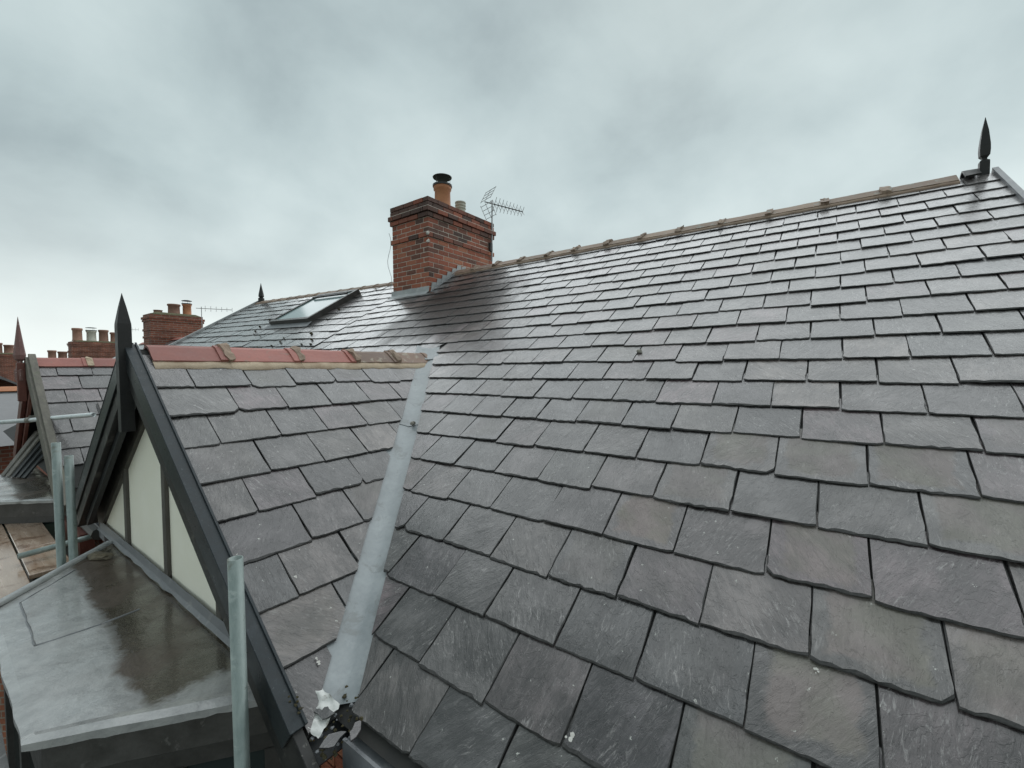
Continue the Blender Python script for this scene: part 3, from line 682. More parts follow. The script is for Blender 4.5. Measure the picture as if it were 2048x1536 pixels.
# gable wall: cream render with dark strips, lead upstand
c, s = math.cos(A1), math.sin(A1)
zb = -1.28; hw = (DZ-.09-zb)/math.tan(A1)
gw = G().prism([(DX-hw, YW, zb), (DX+hw, YW, zb), (DX, YW, DZ-.09)], (0, .12, 0)).build('gable_wall', 'render', house)
for xs_, wd in ((-4.05, .062), (-3.20, .062), (-2.42, .062)):
    zt = DZ-.10-abs(xs_-DX)*math.tan(A1)
    g = G().box((xs_, YW-.011, (zt+zb)/2), (wd, .022, zt-zb)); g.build('timber_strip', 'timber_strip', gw, bevel=.003)
for sg in (1, -1):
    g = G().prism([Vector(q)+Vector((0, YW-YB-.024, 0)) for q in board_poly(sg, 0, 2.1, -.06, -.215)], (0, .026, 0)); g.build('timber_strip', 'timber_strip', gw)
g = G(); nn = 26
for i in range(nn):
    xa, xb_ = -4.80+i*(3.05/nn), -4.80+(i+1)*(3.05/nn)
    h1, h2 = (.075+.006*noise.noise(Vector((q*5, 0, 0))) for q in (xa, xb_)); w1, w2 = (.016+.016*noise.noise(Vector((q*9, 5, 0))) for q in (xa, xb_))
    g.add([(xa, YW-.022, -1.30+h1), (xb_, YW-.022, -1.30+h2), (xb_, YW-.030, -1.272), (xa, YW-.030, -1.272), (xb_, YW-.03-w2, -1.289), (xa, YW-.03-w1, -1.289)], [(0, 3, 2, 1), (3, 5, 4, 2)])
g.build('wall_flashing', 'lead_dark', house)

# main wall below, brick with single bricks where it shows beside the bay
wall = G().box((-2.4, .98+.11, (-ZC-1.42)/2), (6.9, .22, ZC-1.42)).build('front_wall', 'brickwork_orange', house)
for i in range(7):
    for j in range(3):
        xx = -1.74+j*.225+(.1125 if i % 2 else 0)
        brick(wall, (xx, .972, -1.47-i*.075), (.215, .03, .065), random.uniform(.7, 1))
# eaves: grey gutter lining, dark box under the eaves
g = G(); g.box((-.1, .75, -1.40), (2.5, .16, .012)); g.box((-.1, .675, -1.36), (2.5, .012, .09)); g.box((-.1, .83, -1.34), (2.5, .012, .10))
g.build('eaves_gutter', 'lead_dark', house, rough=.003)
g = G().box((-.1, .90, -1.36), (2.5, .12, .12)); g.build('eaves_board', 'lead_dark', house, rough=.004)

# bay window with flat roof
BAY = [(-4.42, YW), (-3.70, .165), (-2.254, .165), (-1.72, YW)]
def inset(poly, d):
    cx = sum(p[0] for p in poly)/len(poly); out = []
    for i, (x, y) in enumerate(poly):
        if i in (0, 3): out.append((x+(d*1.3 if i == 0 else -d*1.3), y))
        else: out.append((x+(d*.55 if i == 1 else -d*.55), y+d))
    return out
def bay(parent, poly, z, felt, name):
    g = G(); n = 22; v = []; f = []
    def corner(u, t_):
        l = Vector(poly[0]).lerp(Vector(poly[1]), t_); r = Vector(poly[3]).lerp(Vector(poly[2]), t_); return l.lerp(r, u)
    for j in range(n+1):
        for i in range(2*n+1):
            q = corner(i/(2*n), j/n); e = min(i, 2*n-i, n-j)/n*1.0
            zz = z+.004*noise.noise(Vector((q.x*4, q.y*4, 1)))+(.006 if min(i, 2*n-i) <= 1 and e < .09 else 0)-(.010 if e == 0 else 0)
            jx = .008*noise.noise(Vector((q.x*9, q.y*9, 7))) if e == 0 else 0; v.append((q.x+jx, q.y+jx, zz))
    for j in range(n):
        for i in range(2*n): a = j*(2*n+1)+i; f.append((a, a+2*n+1, a+2*n+2, a+1))
    nb = len(v); ring = [i for i in range(0, (2*n+1)*n, 2*n+1)]+[n*(2*n+1)+i for i in range(2*n+1)]+[j*(2*n+1)+2*n for j in range(n-1, -1, -1)]
    lowr = []
    for k, idx in enumerate(ring):
        p = v[idx]; lowr.append(len(v)); v.append((p[0], p[1], z-.032+.012*noise.noise(Vector((p[0]*14, p[1]*14, 3)))))
    for k in range(len(ring)-1): f.append((ring[k], lowr[k], lowr[k+1], ring[k+1]))
    f.append(lowr)
    g.add(v, f); o = g.build(name, felt, parent, smooth=False)
    ip = inset(poly, .045)
    g = G().prism([(x, y, z-.03) for x, y in ip], (0, 0, -.15)); g.build('bay_fascia', 'fascia', o, rough=.004)
    ip2 = inset(poly, .075)
    for i in range(3):
        a, b_ = Vector((*ip2[i], 0)), Vector((*ip2[i+1], 0)); d = (b_-a); ln = d.length; d.normalize(); nr = Vector((d.y, -d.x, 0))
        Mr = Matrix(((d.x, nr.x, 0), (d.y, nr.y, 0), (0, 0, 1))); mid = (a+b_)/2
        fr = G()
        for zz in (z-.215, z-1.45): fr.box(mid+Vector((0, 0, zz)), (ln, .06, .07), Mr)
        for u in (-.5, 0, .5): fr.box(mid+d*(u*(ln-.07))+Vector((0, 0, z-.83)), (.07, .06, 1.17), Mr)
        w_ = fr.build('window', 'window_frame', parent)
        G().box(mid+Vector((0, 0, z-.83)), (ln-.06, .012, 1.20), Mr).build('pane', 'glass_dark', w_)
    G().prism([(x, y, z-1.48) for x, y in ip2], (0, 0, -(ZC+z-1.48)-.02)).build('bay_wall', 'brickwork_orange', parent)
    return o
bay_roof = bay(house, BAY, -1.30, 'wet_felt', 'bay_roof')
# raised roll along the far splay, lap seam in the felt, drip gutter in front
def strip(parent, a, b_, wd, h, material, name, z, seg=14, rough_=.004):
    a, b_ = Vector((*a, z)), Vector((*b_, z)); d = (b_-a).normalized(); nr = Vector((-d.y, d.x, 0)); g = G(); v = []; f = []
    pr = [(-wd/2, -.006), (-wd/2*.9, h*.7), (0, h), (wd/2*.9, h*.7), (wd/2, -.006)]
    for i in range(seg+1):
        q = a.lerp(b_, i/seg)
        for (o_, z_) in pr: v.append(q+nr*(o_+rough_*noise.noise(q*11+Vector((o_*40, 0, 0))))+Vector((0, 0, z_+rough_*.5*noise.noise(q*15))))
    for i in range(seg):
        for k in range(4): f.append((i*5+k, i*5+k+1, i*5+6+k, i*5+5+k))
    f += [[0, 1, 2, 3, 4], [seg*5+k for k in (4, 3, 2, 1, 0)]]
    return g.add(v, f).build(name, material, parent, smooth=True)
strip(bay_roof, (-4.36, .80), (-3.67, .175), .05, .014, 'lead', 'edge_roll', -1.289)
for a_, b_ in (((-3.97, .56), (-3.66, .285)), ((-3.66, .285), (-3.02, .275)), ((-3.02, .275), (-3.0, .50)), ((-3.0, .50), (-3.02, .66))):
    strip(bay_roof, a_, b_, .009, .0022, 'lead_dark', 'felt_seam', -1.2985, 14, .006)
g = G()
for (yy, zz, wy, wz) in ((.075, -1.44, .13, .012), (.016, -1.40, .012, .09)): g.box((-2.98, yy, zz), (1.50, wy, wz))
g.build('bay_gutter', 'grey_paint', bay_roof, rough=.004)

# ---- chimney of the house
CX0, CX1, CY0, CY1 = -5.85, -5.0, 4.68, 6.26
core = G().box(((CX0+CX1)/2, (CY0+CY1)/2, 1.55), (CX1-CX0-.007, CY1-CY0-.007, 2.18)).build('chimney_stack', 'mortar', house)
def rs(y): return .6397*y-1.8103 if y < RY else .6397*(2*RY-y)-1.8103
zt = 2.655; ch = .0765; hid = G()
for i in range(26):
    z = zt-ch*(i+.5)
    pj = {0: .022, 1: .022, 2: .050, 3: .028, 7: .024}.get(i, 0.0)
    if z < .75: break
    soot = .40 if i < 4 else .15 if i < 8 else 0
    x0, x1, y0, y1 = CX0-pj, CX1+pj, CY0-pj, CY1+pj
    bh = .0655; sl_, hd = .215, .1025
    hdr = i in (2, 3, 7)
    def fill(a, b_, lead_in):
        out = []; p = a; q = a+lead_in if lead_in else a
        if lead_in: out.append((a, a+lead_in-.01)); p = a+lead_in
        stp = hd if hdr and False else sl_
        while p < b_-.03:
            e = min(p+stp, b_); out.append((p, e)); p = e+.010
        return out
    front = fill(0, x1-x0 if i % 2 else x1-x0-hd-.01, hd+.01 if i % 2 == 0 else 0)
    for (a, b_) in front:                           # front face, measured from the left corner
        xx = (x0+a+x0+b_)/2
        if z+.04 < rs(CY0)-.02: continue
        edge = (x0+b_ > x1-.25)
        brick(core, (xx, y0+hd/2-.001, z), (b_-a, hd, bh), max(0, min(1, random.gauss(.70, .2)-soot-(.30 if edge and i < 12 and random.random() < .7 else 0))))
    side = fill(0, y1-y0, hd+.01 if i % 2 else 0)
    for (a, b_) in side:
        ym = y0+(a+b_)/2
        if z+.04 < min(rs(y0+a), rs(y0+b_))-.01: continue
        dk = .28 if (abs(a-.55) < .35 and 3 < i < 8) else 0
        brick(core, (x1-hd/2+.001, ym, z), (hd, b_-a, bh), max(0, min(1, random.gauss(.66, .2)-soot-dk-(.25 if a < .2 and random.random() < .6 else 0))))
    for (a, b_) in fill(0, y1-y0, hd): hid.box((x0+hd/2, y0+(a+b_)/2, z), (hd, b_-a, bh))
    for (a, b_) in fill(0, x1-x0-.2, 0): hid.box((x0+.1+(a+b_)/2, y1-hd/2, z), (b_-a, hd, bh))
o = hid.build('brickwork_behind', 'brickwork', core); o['kind'] = 'stuff'
def frame_ledge(pj, z, h, wd, material, name, rough=.006):
    g = G(); x0, x1, y0, y1 = CX0-pj, CX1+pj, CY0-pj, CY1+pj
    def rect(k, zz): return [(x0+k, y0+k, zz), (x1-k, y0+k, zz), (x1-k, y1-k, zz), (x0+k, y1-k, zz)]
    g.add(rect(0, z)+rect(.004, z+h*.4)+rect(wd, z+h), [(k, (k+1) % 4, 4+(k+1) % 4, 4+k) for k in range(4)]+[(4+k, 4+(k+1) % 4, 8+(k+1) % 4, 8+k) for k in range(4)])
    return g.build(name, material, core, rough=rough*.4, rs=20)
frame_ledge(.050, zt-2*ch-.006, .020, .034, 'mortar', 'mortar_fillet'); frame_ledge(.024, zt-7*ch-.006, .020, .030, 'mortar', 'mortar_fillet')
g = G(); x0, x1, y0, y1 = CX0-.02, CX1+.02, CY0-.02, CY1+.02
g.add([(x0, y0, zt-.01), (x1, y0, zt-.01), (x1, y1, zt-.01), (x0, y1, zt-.01), (x0+.25, y0+.3, zt+.07), (x1-.25, y0+.3, zt+.07), (x1-.25, y1-.3, zt+.07), (x0+.25, y1-.3, zt+.07)], [(4, 5, 6, 7)]+[(k, (k+1) % 4, 4+(k+1) % 4, 4+k) for k in range(4)])
g.build('flaunching', 'moss_green', core, rough=.012, rs=14)
pot(core, (-5.42, 5.42, zt+.03), .47, .155, 'pot', cowl=.135)
g = G(); pc = (-5.42, 5.87, zt+.03)
g.lathe([(.085, 0), (.085, .20), (.098, .205), (.098, .225), (.085, .23), (.085, .25), (.098, .255), (.098, .275), (.085, .28), (.085, .30), (.098, .305), (.098, .325), (.03, .34)], pc, 16); g.build('vent_pot', 'pot_buff', core)
# stepped lead flashing and apron
for k in range(7):
    ya = CY0+.02+k*.115; zz = rs(ya)
    g = G(); zs = math.floor((zz-1.0)/ch)*ch+1.0
    g.add([(CX1+.012, ya, zz-.02), (CX1+.012, ya+.125, rs(ya+.125)-.02), (CX1+.012, ya+.125, zz+.165), (CX1+.012, ya+.03, zz+.150)], [(0, 1, 2, 3)])
    g2 = G().prism([g.v[q] for q in (0, 1, 2, 3)], (.006, 0, 0)); g2.build('step_flashing', 'lead', core)
g = G(); nn = 10
for i in range(nn):
    xa, xb_ = CX0-.03+i*(.90/nn), CX0-.03+(i+1)*(.90/nn); r1, r2_ = noise.noise(Vector((xa*6, 1, 0)))*.02, noise.noise(Vector((xb_*6, 1, 0)))*.02
    ya = CY0-.012; yb = CY0-.085
    g.add([(xa, ya, 1.285+r1*.6), (xb_, ya, 1.285+r2_*.6), (xb_, ya-.006, rs(ya)+.035), (xa, ya-.006, rs(ya)+.035), (xb_, yb+r2_, rs(yb+r2_)+.022), (xa, yb+r1, rs(yb+r1)+.022)], [(0, 3, 2, 1), (3, 5, 4, 2)])
g.build('apron_flashing', 'lead', core)
g = G().tube([(CX1+.06, CY0-.02, rs(CY0-.02)+.02), (CX1+.06, RY-.05, RZ+.0)], .012, 6); g.build('flashing_roll', 'lead_dark', core)
for (yy, zz) in ((CY0-.03, 2.085), (CY0-.02, 1.965)): G().lathe([(.006, -.03), (.024, -.02), (.026, .008), (.016, .022), (.004, .03)], (CX1+.02, yy, zz), 8).build('mortar_patch', 'white_lump', core, rough=.012, rs=30)

# ------------------------------------------------------------------ television aerial on the chimney
def aerial(name, base, top, boom_dir, ln, nel, label, par_mast=True, refl=True, group=None, el=.26):
    t_ = thing(name, base, label, 'aerial', group)
    b0, tp = Vector(base), Vector(top); bd = Vector(boom_dir).normalized()
    sd_ = Vector((-bd.y, bd.x, 0)).normalized(); upv = sd_.cross(bd)*-1
    if upv.z < 0: upv = -upv
    G().tube([b0, tp+(tp-b0).normalized()*.06], .013, 8).build('mast', 'aerial', t_)
    s0 = tp-bd*.16; s1 = tp+bd*(ln-.16)
    G().tube([s0, s1], .010, 6).build('boom', 'aerial_black', t_)
    for k in range(nel):
        q = s0.lerp(s1, .25+.75*k/(nel-1)); l_ = el*(1-.35*k/nel)
        g = G()
        for sg in (1, -1): g.tube([q, q+(sd_*.55+upv*sg*.85).normalized()*l_*.5], .0045, 4); g.tube([q, q+(-sd_*.55+upv*sg*.85).normalized()*l_*.5], .0045, 4)
        g.build('element', 'aerial', t_)
    if refl:
        for sg in (1, -1):
            g = G(); u1 = (upv*sg+bd*.55).normalized()
            for k in range(4): q = s0+u1*(.05+.075*k); g.tube([q-sd_*.17, q+sd_*.17], .0048, 4)
            for a in (-.16, 0, .16): g.tube([s0+sd_*a+u1*.03, s0+sd_*a+u1*.29], .0048, 4)
            g.build('reflector', 'aerial', t_)
    if par_mast: G().box(b0+Vector((-.03, -.02, .25)), (.09, .07, .16)).build('wall_bracket', 'aerial_black', t_, bevel=.008)
    return t_
aerial('tv_aerial', (-4.965, 6.20, 1.95), (-4.965, 6.22, 2.99), (.30, .95, 0), .86, 9, 'grid-backed television aerial on a mast at the back corner of the nearest chimney')
g = G().tube([(CX0-.05+.05*math.sin(k*.9), CY0-.03, 2.25-k*.09) for k in range(11)], .004, 5)
tag(g.build('loose_cable', 'wire'), 'thin pale cable hanging down the left corner of the nearest chimney', 'cable')

# ------------------------------------------------------------------ the next house along
nei = thing('terraced_house', (-9.3, 3.5, -ZC), 'next house along the terrace, with a skylight in its slates and a weathered gable board', 'house')
NX0 = -12.15
nr = deck('main_roof', NEI, [(NX0+.02, .03), (PX, .03), (PX, RS), (NX0+.02, RS)], nei)
def clip_nei(cx, py, g):
    if -8.50 < cx-.15 and cx+.15 < -7.25 and 3.95 < py and py+g < 4.95: return None
    return [(1, 0, NX0), (-1, 0, -PX), (0, -1, -RS+.02)]
cn = []; q = 2.30
while q < 5.05: cn.append((q, .2275)); q += .2275
lay(NEI, nr, cn, (NX0, PX), -6.02, clip_nei, lambda x, y, r: 0, 300, seed=21, jit=1.3)
g = G().prism([NEI.p(PX, RS), NEI.p(PX, RS)+Vector((0, RY, -.6397*RY)), NEI.p(NX0, RS)+Vector((0, RY, -.6397*RY)), NEI.p(NX0, RS)], (0, 0, -.05)); g.build('back_roof', 'slate_flat', nei)
xs = [-5.90]
while xs[-1] > -12.0: xs.append(xs[-1]-.42)
for a, b_ in zip(xs[:-1], xs[1:]):
    ridge_tile(nei, NEI.p(a, RS), NEI.p(b_, RS), TH, 'clay_grey', leg=.11, collar=True, mort=None, bedm='bed_mortar_red', bed_h=.03)
a0, a1 = NEI.p(NX0-.01, 1.5, .03), NEI.p(NX0-.01, RS, .03); g = G().box((a0+a1)/2, (.06, (a1-a0).length, .05), NEI.M()); g.build('verge_strip', 'lead', nei)
pt = NEI.p(NX0+.12, RS); finial(nei, (pt.x, pt.y), pt.z, pt.z+.50, .10, 'finial_paint', 'ridge_finial', 3)
# skylight
skf = G(); sx0, sx1, sy0, sy1, hh = -8.62, -7.22, 3.78, 4.98, .11
Mn = NEI.M()
for (x0, x1, y0, y1) in ((sx0, sx1, sy0, sy0+.07), (sx0, sx1, sy1-.07, sy1), (sx0, sx0+.07, sy0+.07, sy1-.07), (sx1-.07, sx1, sy0+.07, sy1-.07)):
    skf.box(NEI.p((x0+x1)/2, (y0+y1)/2, hh/2-.02), (x1-x0, y1-y0, hh+.04), Mn)
sk = skf.build('skylight', 'window_frame', nei)
G().box(NEI.p((sx0+sx1)/2, (sy0+sy1)/2, hh-.03), (sx1-sx0-.13, sy1-sy0-.13, .02), Mn).build('pane', 'glass_sky', sk)
G().box(NEI.p((sx0+sx1)/2, sy1-.20, hh+.012), (sx1-sx0-.2, .035, .03), Mn).build('sash_bar', 'cowl', sk)
g = G().add([NEI.p(sx0-.06, sy0+.02, .04), NEI.p(sx1+.06, sy0+.02, .04), NEI.p(sx1+.10, sy0-.13, .022), NEI.p(sx0-.10, sy0-.13, .022)], [(0, 3, 2, 1)]); g.build('skylight_apron', 'lead_dark', sk)

# its front gable
ng = deck('gable_roof', DO2, [(.76, 0), (.76, -2.1), (3.1, -2.1), (3.1, 0)], nei)
lay(DO2, ng, [(-.33-.245*k, .2435) for k in range(7)], (.80, 3.0), .99, lambda cx, py, g: [(0, -1, .03)], lambda x, y, r: 0, 300, seed=31, width=.31)
dl = deck('gable_roof', DO2L, [(-.76, 0), (-3.1, 0), (-3.1, -2.1), (-.76, -2.1)], nei)
ys = [.80, 1.28, 1.74, 2.2, 2.66]
for i, (a, b_) in enumerate(zip(ys[:-1], ys[1:])):
    ridge_tile(nei, (EX, a, EZ), (EX, b_, EZ), A2, 'clay_red', leg=.16, collar=True, mort='bed_mortar' if i < 1 else None)
o = G().prism(board_poly(1, 0, 2.36, .045, -.13, EX, EZ, A2, .74), (0, .05, 0)).build('bargeboard', 'weathered_wood', nei, bevel=.004)
G().prism(board_poly(1, .2, 2.36, .075, .046, EX, EZ, A2, .765), (0, .065, 0)).build('verge_board', 'weathered_wood', o, bevel=.004)
o = G().prism(board_poly(-1, 0, 2.1, .03, -.15, EX, EZ, A2, .74), (0, .04, 0)).build('bargeboard', 'red_brown_paint', nei, bevel=.004)
G().prism(board_poly(-1, 0, 2.1, -.04, -.23, EX, EZ, A2, .785), (0, .03, 0)).build('bargeboard_backing', 'red_brown_paint', o)
G().prism(board_poly(-1, 0, 2.1, -.02, -.05, EX, EZ, A2, .82), (0, .12, 0)).build('soffit', 'red_brown_paint', nei)
G().prism(board_poly(1, 0, 2.1, -.02, -.05, EX, EZ, A2, .82), (0, .12, 0)).build('soffit', 'red_brown_paint', nei)
finial(nei, (EX+.02, .70), -.10, .66, .066, 'finial_red', 'gable_finial', 2)
G().box((EX+.02, .705, -.12), (.08, .07, .46)).build('gable_post', 'red_brown_paint', nei, bevel=.006)
hw = (EZ-.1+1.3)/math.tan(A2)
G().prism([(EX-hw, .92, -1.30), (EX+hw, .92, -1.30), (EX, .92, EZ-.1)], (0, .12, 0)).build('gable_wall', 'render', nei)
BAY2 = [(-9.15, .92), (-8.45, .26), (-7.15, .26), (-6.42, .92)]
bay(nei, BAY2, -1.35, 'wet_felt', 'bay_roof')
G().box((-9.2, 1.2, (-ZC-1.45)/2), (6.6, .22, ZC-1.45)).build('front_wall', 'brickwork', nei)
g = G().box((-6.0, .86, -1.62), (.9, .10, .22)); g.build('eaves_board', 'red_brown_paint', nei)
g = G().tube([(-6.62, .90, -1.47), (-5.30, .90, -1.47)], .055, 8); g.build('eaves_gutter', 'window_frame', nei)
g = G().box((-5.55, 1.6, -1.45), (.9, 1.4, .10)); g.build('valley_lining', 'lead_dark', nei, rough=.01)

# ------------------------------------------------------------------ houses further off
def far_house(loc, size, ridge_z, axis, stack, label, ridge_mat='clay_red', wallm='brickwork', group=None):
    x, y = loc; lx, ly = size; h = thing('terraced_house', (x, y, -ZC), label, 'house', group); ez = ridge_z-(ly if axis == 'x' else lx)/2*.64
    G().box((x, y, (ez-ZC)/2), (lx-.3, ly-.3, ez+ZC)).build('wall', wallm, h)
    g = G()
    if axis == 'x':
        sec = [(x-lx/2, y-ly/2, ez-.1), (x-lx/2, y, ridge_z), (x-lx/2, y+ly/2, ez-.1), (x-lx/2, y, ridge_z-.22)]; g.prism(sec, (lx, 0, 0))
        rg = [(x-lx/2, y, ridge_z), (x+lx/2, y, ridge_z)]
    else:
        sec = [(x-lx/2, y-ly/2, ez-.1), (x, y-ly/2, ridge_z), (x+lx/2, y-ly/2, ez-.1), (x, y-ly/2, ridge_z-.22)]; g.prism(sec, (0, ly, 0))
        rg = [(x, y-ly/2, ridge_z), (x, y+ly/2, ridge_z)]
    rf = g.build('roof', 'slate_flat', h)
    ridge_tile(h, rg[0], rg[1], math.atan(.64), ridge_mat, leg=.16, collar=False)
    for (sx_, sy_, w_, d_, z1, pots) in stack:
        z0 = ridge_z-1.6
        g = G(); g.box((sx_, sy_, (z0+z1)/2), (w_, d_, z1-z0))
        g.box((sx_, sy_, z1-.13), (w_+.10, d_+.10, .08)); g.box((sx_, sy_, z1-.22), (w_+.06, d_+.06, .07)); g.box((sx_, sy_, z1-.55), (w_+.05, d_+.05, .075)); g.box((sx_, sy_, z1-.8), (w_+.05, d_+.05, .075))
        st = g.build('chimney_stack', 'brickwork', h)
        g = G().box((sx_, sy_, z1+.03), (w_+.02, d_+.02, .09), None, .75); g.build('flaunching', 'moss_green', st, rough=.02, rs=9)
        for (oy, ph, pr, pm, cw) in pots:
            pot(st, (sx_, sy_+oy, z1+.05), ph, pr, pm, cowl=cw)
    return h
hh = far_house((-19.4, 5.4), (6.6, 9.6), 1.15, 'x', [(-19.3, 5.5, .85, 1.55, 2.0, [(.02, .38, .20, 'pot_dark', None), (.42, .44, .15, 'pot', .10), (-.45, .12, .14, 'pot_dark', None)])], 'far house whose mossy brick chimney with two pots rises above the red gable ridge')
far_house((-36, 6.4), (7, 9.6), .55, 'x', [(-35.6, 6.3, 1.0, 2.3, 1.75, [(-.82, .75, .24, 'pot_dark', None), (-.22, .66, .24, 'pot_buff', .14), (.32, .72, .24, 'pot_dark', None), (.86, .60, .26, 'pot_dark', None)])], 'more distant house whose brick chimney carries a row of four large pots')
far_house((-64, 8.8), (7, 9.6), -.2, 'x', [(-64, 8.9, 1.0, 2.6, 1.05, [(-.95, 1.1, .34, 'pot_dark', None), (-.2, 1.0, .38, 'pot_dark', None), (.5, 1.1, .34, 'pot_dark', None), (1.1, 1.0, .3, 'pot_dark', None)])], 'farthest house, showing only small chimney pots above the left red ridge')
far_house((-47, 2.6), (7, 5.0), .05, 'x', [(-46, 3.1, 1.0, 1.75, 1.25, [(-.55, .55, .22, 'pot_dark', None), (.05, .72, .24, 'pot_dark', None), (.55, .6, .26, 'pot_dark', None)])], 'distant house at the left edge with a broad red chimney over a grey roof')
far_house((-14.0, 2.6), (3.0, 4.0), -.33, 'y', [], 'low house front with orange ridge tile at the left edge behind the red finial', 'pot')
aerial('tv_aerial', (-18.3, 6.05, 1.2), (-18.3, 6.05, 2.25), (.25, .97, .02), 1.1, 6, 'thin television aerial beside the far mossy chimney', False, False, el=.24)
aerial('tv_aerial', (-35.2, 7.75, .4), (-35.2, 7.75, 2.6), (.25, .97, .02), .6, 4, 'faint mast beside the distant four-pot chimney, behind the black gable post', False, False, el=.3)

# ------------------------------------------------------------------ scaffold
def rayp(u, v, k): return (r2*((u-1024)/FPX)+d2*((v-768)/FPX)+fw)*k
def pole(p0, p1, label, material='tube', coup=()):
    p0, p1 = Vector(p0), Vector(p1)
    o = G().tube([p0, p1], .0242, 20, hollow=True).build('scaffold_tube', material, None, smooth=False)
    for p in o.data.polygons: p.use_smooth = len(p.vertices) == 4
    tag(o, label, 'scaffold tube', 'scaffold tubes around the bays')
    for (u, ang) in coup:
        q = p0.lerp(p1, u); d = (p1-p0).normalized(); a = d.orthogonal().normalized()
        g = G().tube([q-d*.028, q+d*.028], .031, 12); g.box(q+a*.035, (.045, .045, .05)); g.tube([q+a*.03, q+a*.085], .009, 6)
        g.build('coupler', 'coupler', o)
    return o
pole((-1.617, .622, -ZC), (-1.652, .622, -.652), 'upright scaffold tube closest to the camera, in front of the black bargeboard')
pole((-4.292, .533, -ZC), (-4.325, .536, -.492), 'taller of two upright tubes left of the black gable')
pole((-4.235, .59, -ZC), (-4.268, .588, -.585), 'shorter of two upright tubes left of the black gable')
pole((-7.95, .43, -.60), (-6.34, 1.075, -.462), 'pale tube lying level across the weathered gable board', 'tube_bright', [(.42, 0)])
pole((-5.40, .42, -1.53), (-5.46, 1.25, -1.50), 'short grey tube lying level under the foot of the black gable')
pole((-8.10, .32, -ZC), (-8.10, .32, -.35), 'dark upright tube at the very left edge of the photo')
def board(x0, x1, y0, y1, z, label, ang=0):
    c = Vector(((x0+x1)/2, (y0+y1)/2, z-.02)); o = G().box(c, (x1-x0, y1-y0, .038), Matrix.Rotation(ang, 3, 'Z')).build('scaffold_board', 'ply', None, bevel=.004)
    return tag(o, label, 'board', 'wet boards on the scaffold')
board(-7.15, -5.86, .462, .705, -1.60, 'far piece of wet brown scaffold board nearest the gables', R(-.5)); board(-5.85, -5.06, .452, .700, -1.60, 'near piece of wet brown scaffold board, dark stained end', R(-.6))
board(-7.5, -4.62, .205, .445, -1.605, 'pale wet scaffold board along the left edge of the photo', R(-.4))
board(-7.5, -4.40, -.05, .195, -1.606, 'outermost scaffold board, only its corner in view at the left edge', R(-.4))
G_ = G().tube([(-6.9, -.3, -1.68), (-6.9, 1.1, -1.68)], .0242, 10, True).build('scaffold_tube', 'tube'); tag(G_, 'tube carrying the far ends of the wet boards', 'scaffold tube', 'scaffold tubes around the bays')
# leaning offcuts on the second bay
for k in range(5):
    a = Vector((-8.62+k*.10, .58+k*.035, -1.345)); b_ = Vector((-8.62+k*.06, .90+k*.02, -.80-.05*k)); d = (b_-a); ln = d.length; d.normalize()
    sd_ = Vector((1, .2, 0)).normalized(); nr_ = sd_.cross(d)
    Mr = Matrix(((sd_.x, nr_.x, d.x), (sd_.y, nr_.y, d.y), (sd_.z, nr_.z, d.z)))
    o = G().box((a+b_)/2, (.10, .022, ln), Mr).build('timber_offcut', 'plank' if k < 2 else 'black_clean', None, bevel=.003); o.color = (*rc(), 1)
    tag(o, ['palest plank of the offcuts leaning left of the weathered gable board', 'second pale plank of the leaning offcuts', 'dark plank in the middle of the leaning offcuts', 'fourth dark plank of the leaning offcuts', 'dark leaning plank closest to the weathered gable board'][k], 'plank', 'offcuts leaning on the far bay')
# loose slates on the second gable
for k in range(3):
    v, f, t_ = slate_mesh(k, .2, random.Random(50+k), False); me = bpy.data.meshes.new('loose_slate'); me.from_pydata(v, [], f); me.materials.append(MATS['slate'])
    o = bpy.data.objects.new('loose_slate', me); COL.objects.link(o); o.color = (*rc(), 0)
    put(o, Matrix.Translation(DO2.p(1.38+.012*k, -1.17+.008*k, .022+.009*k)+Vector((0, 0, ZC))) @ (DO2.M() @ Matrix.Rotation(.02*k, 3, 'Z')).to_4x4())
    tag(o, ['lowest slate of the small loose stack on the far gable slope', 'middle slate of the small loose stack on the far gable slope', 'topmost slate of the small loose stack on the far gable slope'][k], 'slate', 'loose slates stacked on the far gable')

# ------------------------------------------------------------------ small things lying about
def lump(c, r, material, seed, sq=.6, M=None):
    bm = bmesh.new(); bmesh.ops.create_icosphere(bm, subdivisions=2, radius=r); g = G()
    vs_ = []
    for v in bm.verts:
        q = v.co*(1+.55*noise.noise(v.co/r*1.4+Vector((seed*7.1, 0, 0)))); q.z *= sq; vs_.append((M @ q if M else q)+Vector(c))
    g.add(vs_, [[v.index for v in f.verts] for f in bm.faces]); bm.free(); return g
def single(name, c, r, material, seed, label, cat, sq=.6, M=None, group=None):
    o = lump(c, r, material, seed, sq, M).build(name, material); return tag(o, label, cat, group)
single('mortar_lump', MAIN.p(-1.063, 2.557, .022), .020, 'coupler', 3, 'small dark lump of mortar lying on the main slates', 'debris', .7, MAIN.M())
pv = rb.lerp(ra, .585); single('mortar_lump', pv+e1*.03+(MAIN.ez+DOR.ez).normalized()*.034, .020, 'coupler', 5, 'small dark stone lying in the grey valley lining', 'debris', .8)
single('debris_lump', (-4.07, .69, -1.283), .05, 'rag', 8, 'brown twisted scrap on the bay roof near the gable foot', 'debris', .5, Matrix.Rotation(.5, 3, 'Z') @ Matrix.Diagonal((1.9, .75, 1)))
